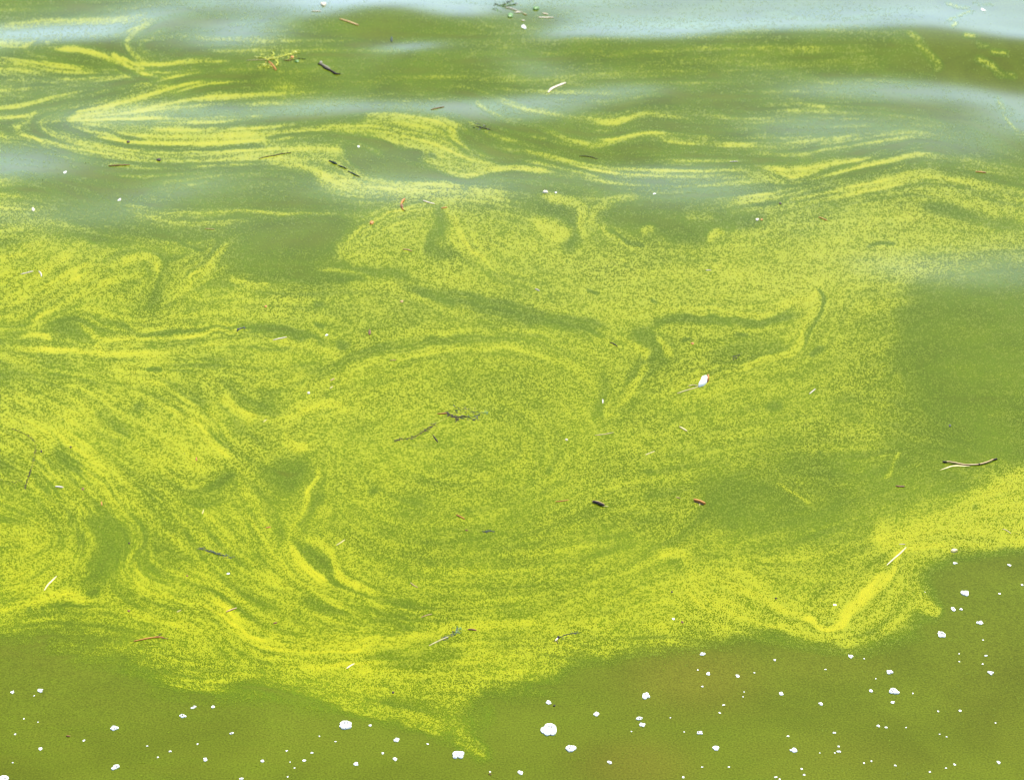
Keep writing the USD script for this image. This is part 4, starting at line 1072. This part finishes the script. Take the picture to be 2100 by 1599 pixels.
# --- crumbs and seeds
CRUMBS = [
    ("dark_crumb", 326, 329, 9, 5, "dark", "black crumb of bark on the edge of the far yellow band", "bark"),
    ("dark_crumb", 263, 292, 7, 4, "dark", "small black crumb on the dark line round the tongue of scum", "bark"),
    ("dark_crumb", 803, 82, 5, 11, "weed", "small dark upright curl of leaf on the far water", "leaf"),
    ("cream_chip", 663, 10, 12, 5, "pale", "oval cream chip at the far edge, left of centre", "reed"),
    ("leaf_fragment", 762, 458, 9, 6, "orange", "orange leaf fragment above the pale yellow mass", "leaf"),
    ("seed", 68, 430, 6, 9, "pale", "oval cream seed at the far left", "seed"),
    ("seed", 1236, 823, 3, 8, "pale", "thin upright cream seed right of the whirl", "seed"),
    ("seed", 1162, 902, 6, 3, "pale", "small cream seed right of the whirl, below an upright one", "seed"),
    ("seed", 633, 806, 6, 4, "pale", "small cream seed left of the whirl", "seed"),
    ("seed", 1118, 395, 12, 4, "pale", "long cream seed at the stem of the forked scum", "seed"),
    ("dark_crumb", 806, 1420, 5, 4, "dark", "dark crumb in a bare ring near the bottom of the mat", "bark"),
    ("dark_crumb", 1399, 1276, 5, 4, "brown", "brown crumb in the lower mat, right of centre", "bark"),
    ("dark_crumb", 1137, 1447, 5, 3, "dark", "black crumb at the lower right of a small foam clump", "bark"),
    ("dark_crumb", 145, 917, 4, 3, "dark", "dark crumb right of the dotted dark thread", "bark"),
    ("dark_crumb", 170, 1003, 5, 4, "brown", "brown crumb just right of the short pale reed", "bark"),
    ("dark_crumb", 265, 1114, 4, 3, "dark", "dark crumb at the edge of the lower left bare lane", "bark"),
    ("dark_crumb", 384, 1181, 4, 3, "brown", "red brown crumb under the left dark weed strand", "bark"),
    ("dark_crumb", 1948, 873, 5, 5, "weed", "dark green crumb in the bare water at the right", "weed"),
    ("dark_crumb", 1600, 418, 6, 4, "dark", "black crumb on the pale edge of the right hand scum", "bark"),
    ("dark_crumb", 85, 926, 4, 5, "dark", "black crumb beside the dotted dark thread", "bark"),
    ("dark_crumb", 264, 1253, 5, 4, "brown", "orange brown crumb on the lower left scum", "bark"),
    ("dark_crumb", 1591, 1227, 4, 3, "dark", "black speck of bark left of the solid yellow drift", "bark"),
    ("dark_crumb", 1378, 1214, 4, 3, "dark", "black speck of bark on the even scum, lower right", "bark"),
    ("leaf_fragment", 1300, 22, 0, 0, None, None, None),
    ("yellow_lump", 1957, 1130, 13, 6, "straw", "pale yellow lump of scum with foam on the right rim", "algae"),
    ("leaf_fragment", 1099, 19, 12, 5, "leaf", "bright green leaf fragment beside the far weed raft", "leaf"),
    ("leaf_fragment", 1047, 33, 11, 8, "leaf", "dark green leaf under the far weed raft", "leaf"),
    ("leaf_fragment", 609, 127, 8, 4, "leaf", "dark green leaf right of the yellow weed clump", "leaf"),
    ("leaf_fragment", 1420, 705, 6, 4, "orange", "orange fleck in the right hand scum", "leaf"),
    ("leaf_fragment", 1553, 451, 7, 4, "pale", "cream leaf fleck at the right end of the green pool", "leaf"),
    ("leaf_fragment", 1562, 451, 5, 3, "orange", "orange leaf fleck touching a cream one by the green pool", "leaf"),
    ("leaf_fragment", 545, 629, 5, 4, "orange", "orange yellow fleck in the left middle scum", "leaf"),
    ("leaf_fragment", 824, 619, 7, 4, "tan", "yellow tan fleck above the arcs of the whirl", "leaf"),
]
for nm, x, y, w, h, m_, lb, ct in CRUMBS:
    if m_:
        ms = slab(blob(x, y, w, h), 0.3 * w * px_size(at(np.array(float(x)), np.array(float(y)))))
        single(nm, ms, M[m_], at(np.array(float(x)), np.array(float(y))), lb, ct)


def composed(name, label, cat, parts):
    """parts: (part name, mesh, material, label)."""
    base = np.mean([p[1].vertices.mean(0) for p in parts], axis=0)
    t = thing(name, base, label, cat)
    host = t
    for p in parts:                            # leaves grow on the stem named before them
        q = part(host if p[0] == "leaves" else t, p[0], p[1], M[p[2]], base, p[3] if len(p) > 3 else None)
        host = q if p[0] == "stem" else host
    return t


def stalk(pts, w, lift=.35, squash=1.0, rough=.05, taper=(.6, .6), arch=0.0):
    c, r = course(pts, w, lift, arch=arch)
    return sweep(c, r, 8 if w >= 3 else 6, squash, rough, taper)


# dark twig with grey bark along its upper edge
composed("twig", "knobbly dark twig with grey bark, on the far water right of a yellow weed", "twig",
         [("wood", stalk([(653, 132), (660, 136), (667, 142), (675, 147), (682, 150), (690, 151), (698, 154)][0:1] + [(661, 136), (668, 142), (676, 145), (683, 149), (689, 153), (698, 153)], 4.6, .5, 1, .14, (.7, .5)), "dark"),
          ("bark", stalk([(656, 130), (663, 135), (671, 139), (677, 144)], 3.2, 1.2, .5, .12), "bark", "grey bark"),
          ("knot", slab(blob(658, 129, 5, 4), .006), "bark")])
composed("twig", "twig with its shaded side coloured black and its lit top edge tan, right of a thin orange straw", "twig",  # black wood carries the shadow, tan strip the lit edge, both as colour
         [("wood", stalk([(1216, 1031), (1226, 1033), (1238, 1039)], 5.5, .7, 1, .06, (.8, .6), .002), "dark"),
          ("bark", stalk([(1214, 1030), (1222, 1030), (1230, 1032), (1240, 1037)], 2.2, 2.6), "tan", "lit top edge coloured tan"),
          ("splinter", stalk([(1236, 1038), (1247, 1039)], 1.8), "straw")])
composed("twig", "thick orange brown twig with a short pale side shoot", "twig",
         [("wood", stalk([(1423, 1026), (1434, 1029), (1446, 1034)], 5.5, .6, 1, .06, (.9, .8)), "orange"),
          ("shade_strip", stalk([(1423, 1029), (1433, 1032), (1443, 1036)], 2.5, .2), "dark", "shaded side put in as a dark strip"),  # dark strip paints the shade on the near side of the twig
          ("side_shoot", stalk([(1435, 1032), (1435, 1037)], 1.8), "straw")])
composed("reed_stalk", "long thin curved reed stalk with dark ends and nodes, at the right", "reed",
         [("stem", stalk([(1941, 949), (1960, 951), (1980, 954), (1996, 954), (2010, 953), (2026, 949), (2036, 945)], 3.6, .6, 1, .03, (.9, .8), .003), "tan"),
          ("tip", stalk([(1933, 948), (1938, 949), (1942, 949)], 4.2, .9), "dark", "dark broken end"), ("tip", stalk([(2036, 945), (2040, 943), (2045, 942)], 3.6, .9), "dark", "dark thin end"),
          ("node", stalk([(2005, 953.5), (2010, 953)], 4.6, .6), "dark"),
          ("leaf_blade", stalk([(1928, 964), (1940, 960), (1952, 956), (1966, 955), (1990, 957)], 4, .1, .3, .05, (.2, .2)), "straw", "pale yellow leaf blade")])
composed("feather", "white feather with an orange tip and two pale trailing stems", "feather",
         [("vane", slab([(1380 + a / 21, 760 + b / 21) for a, b in ((1090, 640), (1190, 480), (1230, 360), (1330, 300), (1450, 285), (1500, 340), (1490, 450), (1440, 560), (1320, 660), (1200, 690), (1120, 710))], .010), "white"),
          ("tip", slab([(1380 + a / 21, 760 + b / 21) for a, b in ((1470, 275), (1550, 300), (1565, 400), (1520, 500), (1480, 480), (1495, 380))], .012), "orange", "orange tip"),
          ("stem", stalk([(1433, 793), (1423, 797), (1408, 801), (1389, 807)], 2.4), "straw"),
          ("stem", stalk([(1431, 792), (1421, 790), (1412, 792)], 2.4), "straw")])
composed("seed_pod", "curled orange brown pod left of a white straw", "seed",
         [("pod", stalk([(831, 408), (826, 413), (823, 419), (823, 424), (827, 432)], 4.2, .5, 1, .16, (.4, .4)), "orange"),
          ("pod", stalk([(824, 421), (825, 428)], 4.8, .7, 1, .1), "brown", "brown middle joint"), ("stalk", stalk([(827, 431), (831, 433)], 2), "dark")])
composed("stem", "rough orange brown stem with black bits at its end, lower left", "stem",
         [("stem", stalk([(275, 1315), (290, 1312), (305, 1309), (320, 1307), (335, 1307)], 3, .4, 1, .16), "orange"),
          ("rootlet", stalk([(310, 1308), (325, 1304), (331, 1298)], 1.6), "dark"), ("rootlet", stalk([(325, 1307), (345, 1310)], 1.4), "brown")])


# --- sprigs of water weed: stems set with small leaves
def leaflets(lines, n, size, spread, z=.4):
    """n small leaves scattered along pixel lines."""
    out = []
    tot = [spline(l, 2) if len(l) > 2 else np.linspace(l[0], l[1], 12) for l in lines]
    allp = np.vstack(tot)
    for _ in range(n):
        p = allp[rng.integers(len(allp))] + rng.normal(0, spread, 2)
        q = at(np.array(p[0]), np.array(p[1]))
        s = px_size(q)
        L, B = size * s * rng.uniform(.6, 1.6), size * s * rng.uniform(.3, .6)
        a = rng.uniform(0, 2 * np.pi)
        d, e = np.array([math.cos(a), math.sin(a), rng.uniform(-.1, .4)]), np.array([-math.sin(a), math.cos(a), rng.uniform(-.3, .3)])
        o = q + [0, 0, .001 + s * z * rng.uniform(.2, 1.4)]
        v = np.array([o - d * L, o - d * L * .2 + e * B, o + d * L * .6 + e * B * .7, o + d * L, o + d * L * .5 - e * B * .8, o - d * L * .3 - e * B])
        v = np.vstack([v, v - [0, 0, s * .35]])
        f = [[0, 2, 1], [0, 3, 2], [0, 4, 3], [0, 5, 4], [6, 7, 8], [6, 8, 9], [6, 9, 10], [6, 10, 11]]
        for i in range(6):
            j = (i + 1) % 6
            f += [[i, j, j + 6], [i, j + 6, i + 6]]
        out.append(trimesh.Trimesh(v, f, process=False))
    return trimesh.util.concatenate(out)


A_ = [(808, 903), (822, 901), (838, 899), (852, 895), (866, 887), (880, 878), (892, 871)]
B_ = [(916, 844), (922, 851), (932, 855), (940, 862)]
C_ = [(940, 860), (952, 856), (962, 856), (972, 862), (980, 852), (988, 845)]
D_ = [(930, 848), (945, 840), (960, 842), (975, 848)]
composed("weed_sprig", "long blackish sprig of water weed across the middle of the whirl", "weed",
         [("stem", stalk(A_, .7), "dark"), ("stem", stalk([(892, 871), (905, 863), (918, 858)], 1.8), "bright", "yellowish bare stem"), ("stem", stalk(B_, 1.4, .6, 1, .15), "dark"), ("stem", stalk(C_, .9), "weed"), ("stem", stalk([(938, 857), (950, 854), (957, 856)], 2, .8), "dark"), ("stem", stalk([(930, 830), (934, 836)], 1.8), "weed"),
          ("leaves", leaflets([A_], 85, 1.8, 2.3), "dark"), ("leaves", leaflets([B_], 60, 2.1, 2.4), "dark"), ("leaves", leaflets([C_, D_], 85, 1.8, 3.6), "weed"), ("leaves", leaflets([[(990, 846), (998, 846), (1000, 848)]], 14, 1.7, 1.6), "leaf")])
E_ = [(410, 1125), (422, 1128), (436, 1132), (450, 1137), (462, 1140), (474, 1144)]
composed("weed_sprig", "dark green leafy sprig of weed in the lower left mat", "weed",
         [("stem", stalk(E_, .8), "weed"), ("leaves", leaflets([E_], 80, 1.9, 2.4), "weed")])
E_ = [(905, 1312), (915, 1308), (925, 1302), (934, 1297), (942, 1293)]
composed("weed_sprig", "weed sprig with a pale bare stem and a dark tufted end", "weed",
         [("stem", stalk([(880, 1324), (890, 1319), (905, 1312), (920, 1306)], 2.6), "straw", "pale bare stem"), ("leaves", leaflets([E_], 70, 1.7, 2.4), "weed"), ("leaves", leaflets([[(934, 1294), (944, 1291), (946, 1296)]], 30, 1.8, 3), "leaf")])
E_ = [(988, 1089), (996, 1091), (1004, 1089), (1012, 1091)]
composed("weed_sprig", "small dark tuft of weed right of the orange stalk", "weed", [("stem", stalk(E_, 1.4), "weed"), ("leaves", leaflets([E_], 36, 1.5, 1.8), "weed")])
E_ = [(486, 679), (492, 675), (500, 673)]
composed("weed_sprig", "small dark green weed crumb on the dark stream at the left", "weed", [("stem", stalk(E_, 2), "weed"), ("leaves", leaflets([E_], 24, 2.0, 1.8), "weed")])
E_, F_ = [(675, 331), (683, 334), (691, 338)], [(694, 340), (704, 344), (711, 347)]
G_ = [(715, 352), (724, 357), (737, 363)]
composed("weed_strand", "broken dark strand of weed across the far yellow scum", "weed",
         [("stem", stalk(E_, 4, .5, 1, .15), "weed"), ("stem", stalk(F_, 3, .5, 1, .12), "weed"), ("stem", stalk(G_, 3, .4, 1, .12), "weed"), ("leaves", leaflets([E_, F_, G_], 34, 1.6, 1.2), "weed")])
H_ = [[(22, 878), (36, 884), (50, 890), (62, 898), (71, 907)], [(72, 912), (72, 926), (69, 942), (65, 958), (60, 974), (54, 992), (50, 1006)]]
composed("weed_strand", "long dotted dark thread of weed bending down at the left edge", "weed",
         [("stem", stalk(H_[0], .6), "dark"), ("stem", stalk(H_[1], .6), "dark"), ("leaves", leaflets(H_, 60, 1.6, 1.3), "dark"), ("leaves", leaflets([[(2, 980), (20, 990), (45, 985)]], 18, 1.2, 3), "dark")])
composed("weed_sprig", "small pale stub with dark threads of weed in the lower mat", "weed",
         [("stub", stalk([(1139, 1314), (1143, 1310), (1146, 1306)], 3.6), "pale"), ("knob", slab(blob(1145, 1308, 5, 4), .004), "dark"), ("stem", stalk([(1150, 1306), (1160, 1302), (1172, 1299), (1185, 1297)], 1.4), "weed"), ("leaves", leaflets([[(1150, 1306), (1170, 1298), (1185, 1297)]], 24, 1.4, 2.5), "weed"), ("leaves", leaflets([[(1136, 1313), (1144, 1316)]], 8, 1.4, 1.5), "dark")])
# yellow weed clump left of the twig
Y_ = [[(528, 117), (538, 119), (550, 121), (562, 118)], [(545, 124), (556, 121), (566, 124), (570, 130), (566, 136)], [(562, 120), (575, 117), (590, 113), (604, 109), (616, 110)], [(528, 139), (540, 137), (552, 137), (564, 137)], [(556, 116), (562, 112), (558, 106)]]
composed("weed_clump", "yellow green clump of water weed with orange stems, on the far water", "weed",
         [("stem", stalk(l, 2.6, .4, .6), "bright") for l in Y_] +
         [("stem", stalk([(506, 125), (525, 124), (545, 123), (560, 119)], 1.8), "straw", "pale trailing stem"), ("stem", stalk([(551, 127), (556, 131), (562, 138), (567, 145)], 3, .5), "orange", "orange stem"), ("stem", stalk([(582, 124), (592, 125), (598, 122)], 2.2), "brown"), ("stem", stalk([(597, 125), (608, 121), (627, 122)], 1.4), "weed"),
          ("bud", slab(blob(599, 119, 6, 4), .006), "orange", "pinkish orange bud"),
          ("leaves", leaflets(Y_, 150, 2.2, 2.6), "bright"), ("leaves", leaflets([[(575, 117), (600, 120), (607, 116)]], 30, 2.0, 2.5), "bright"), ("leaves", leaflets([[(551, 127), (566, 143)]], 26, 1.8, 2), "orange")])
W_ = [[(1016, 8), (1024, 12), (1034, 9), (1044, 4), (1050, 2)], [(1024, 12), (1036, 14), (1048, 11), (1058, 8)], [(1014, 20), (1022, 21)]]
composed("weed_clump", "raft of dull green weed and pale straws at the top edge, centre", "weed",
         [("stem", stalk(l, 2.2, .4, .6), "weed") for l in W_[:2]] +
         [("straw", stalk([(1036, 17), (1045, 18), (1056, 22), (1066, 26)], 3), "pale"), ("straw", stalk([(1056, 27), (1071, 26)], 3.4), "pale"), ("straw", stalk([(1072, 29), (1080, 32)], 2.6), "tan"),
          ("leaves", leaflets(W_, 60, 2.2, 2.5), "leaf"), ("leaves", leaflets(W_[:2], 30, 2.2, 2.0), "weed")])
W_ = [(975, 259), (985, 262), (996, 264), (1006, 267)]
composed("weed_clump", "small dark tangle of weed on the top rim of the yellow mass", "weed",
         [("stem", stalk(W_, 1.8), "dark"), ("leaves", leaflets([W_], 40, 1.8, 3), "weed")])
E_ = [(1500, 732), (1510, 730), (1518, 729)]
composed("weed_sprig", "few dark weed bits in the bare patch above the white feather", "weed", [("stem", stalk(E_, 1.3), "weed"), ("leaves", leaflets([E_, [(1505, 736), (1515, 735)]], 16, 1.6, 2), "dark")])
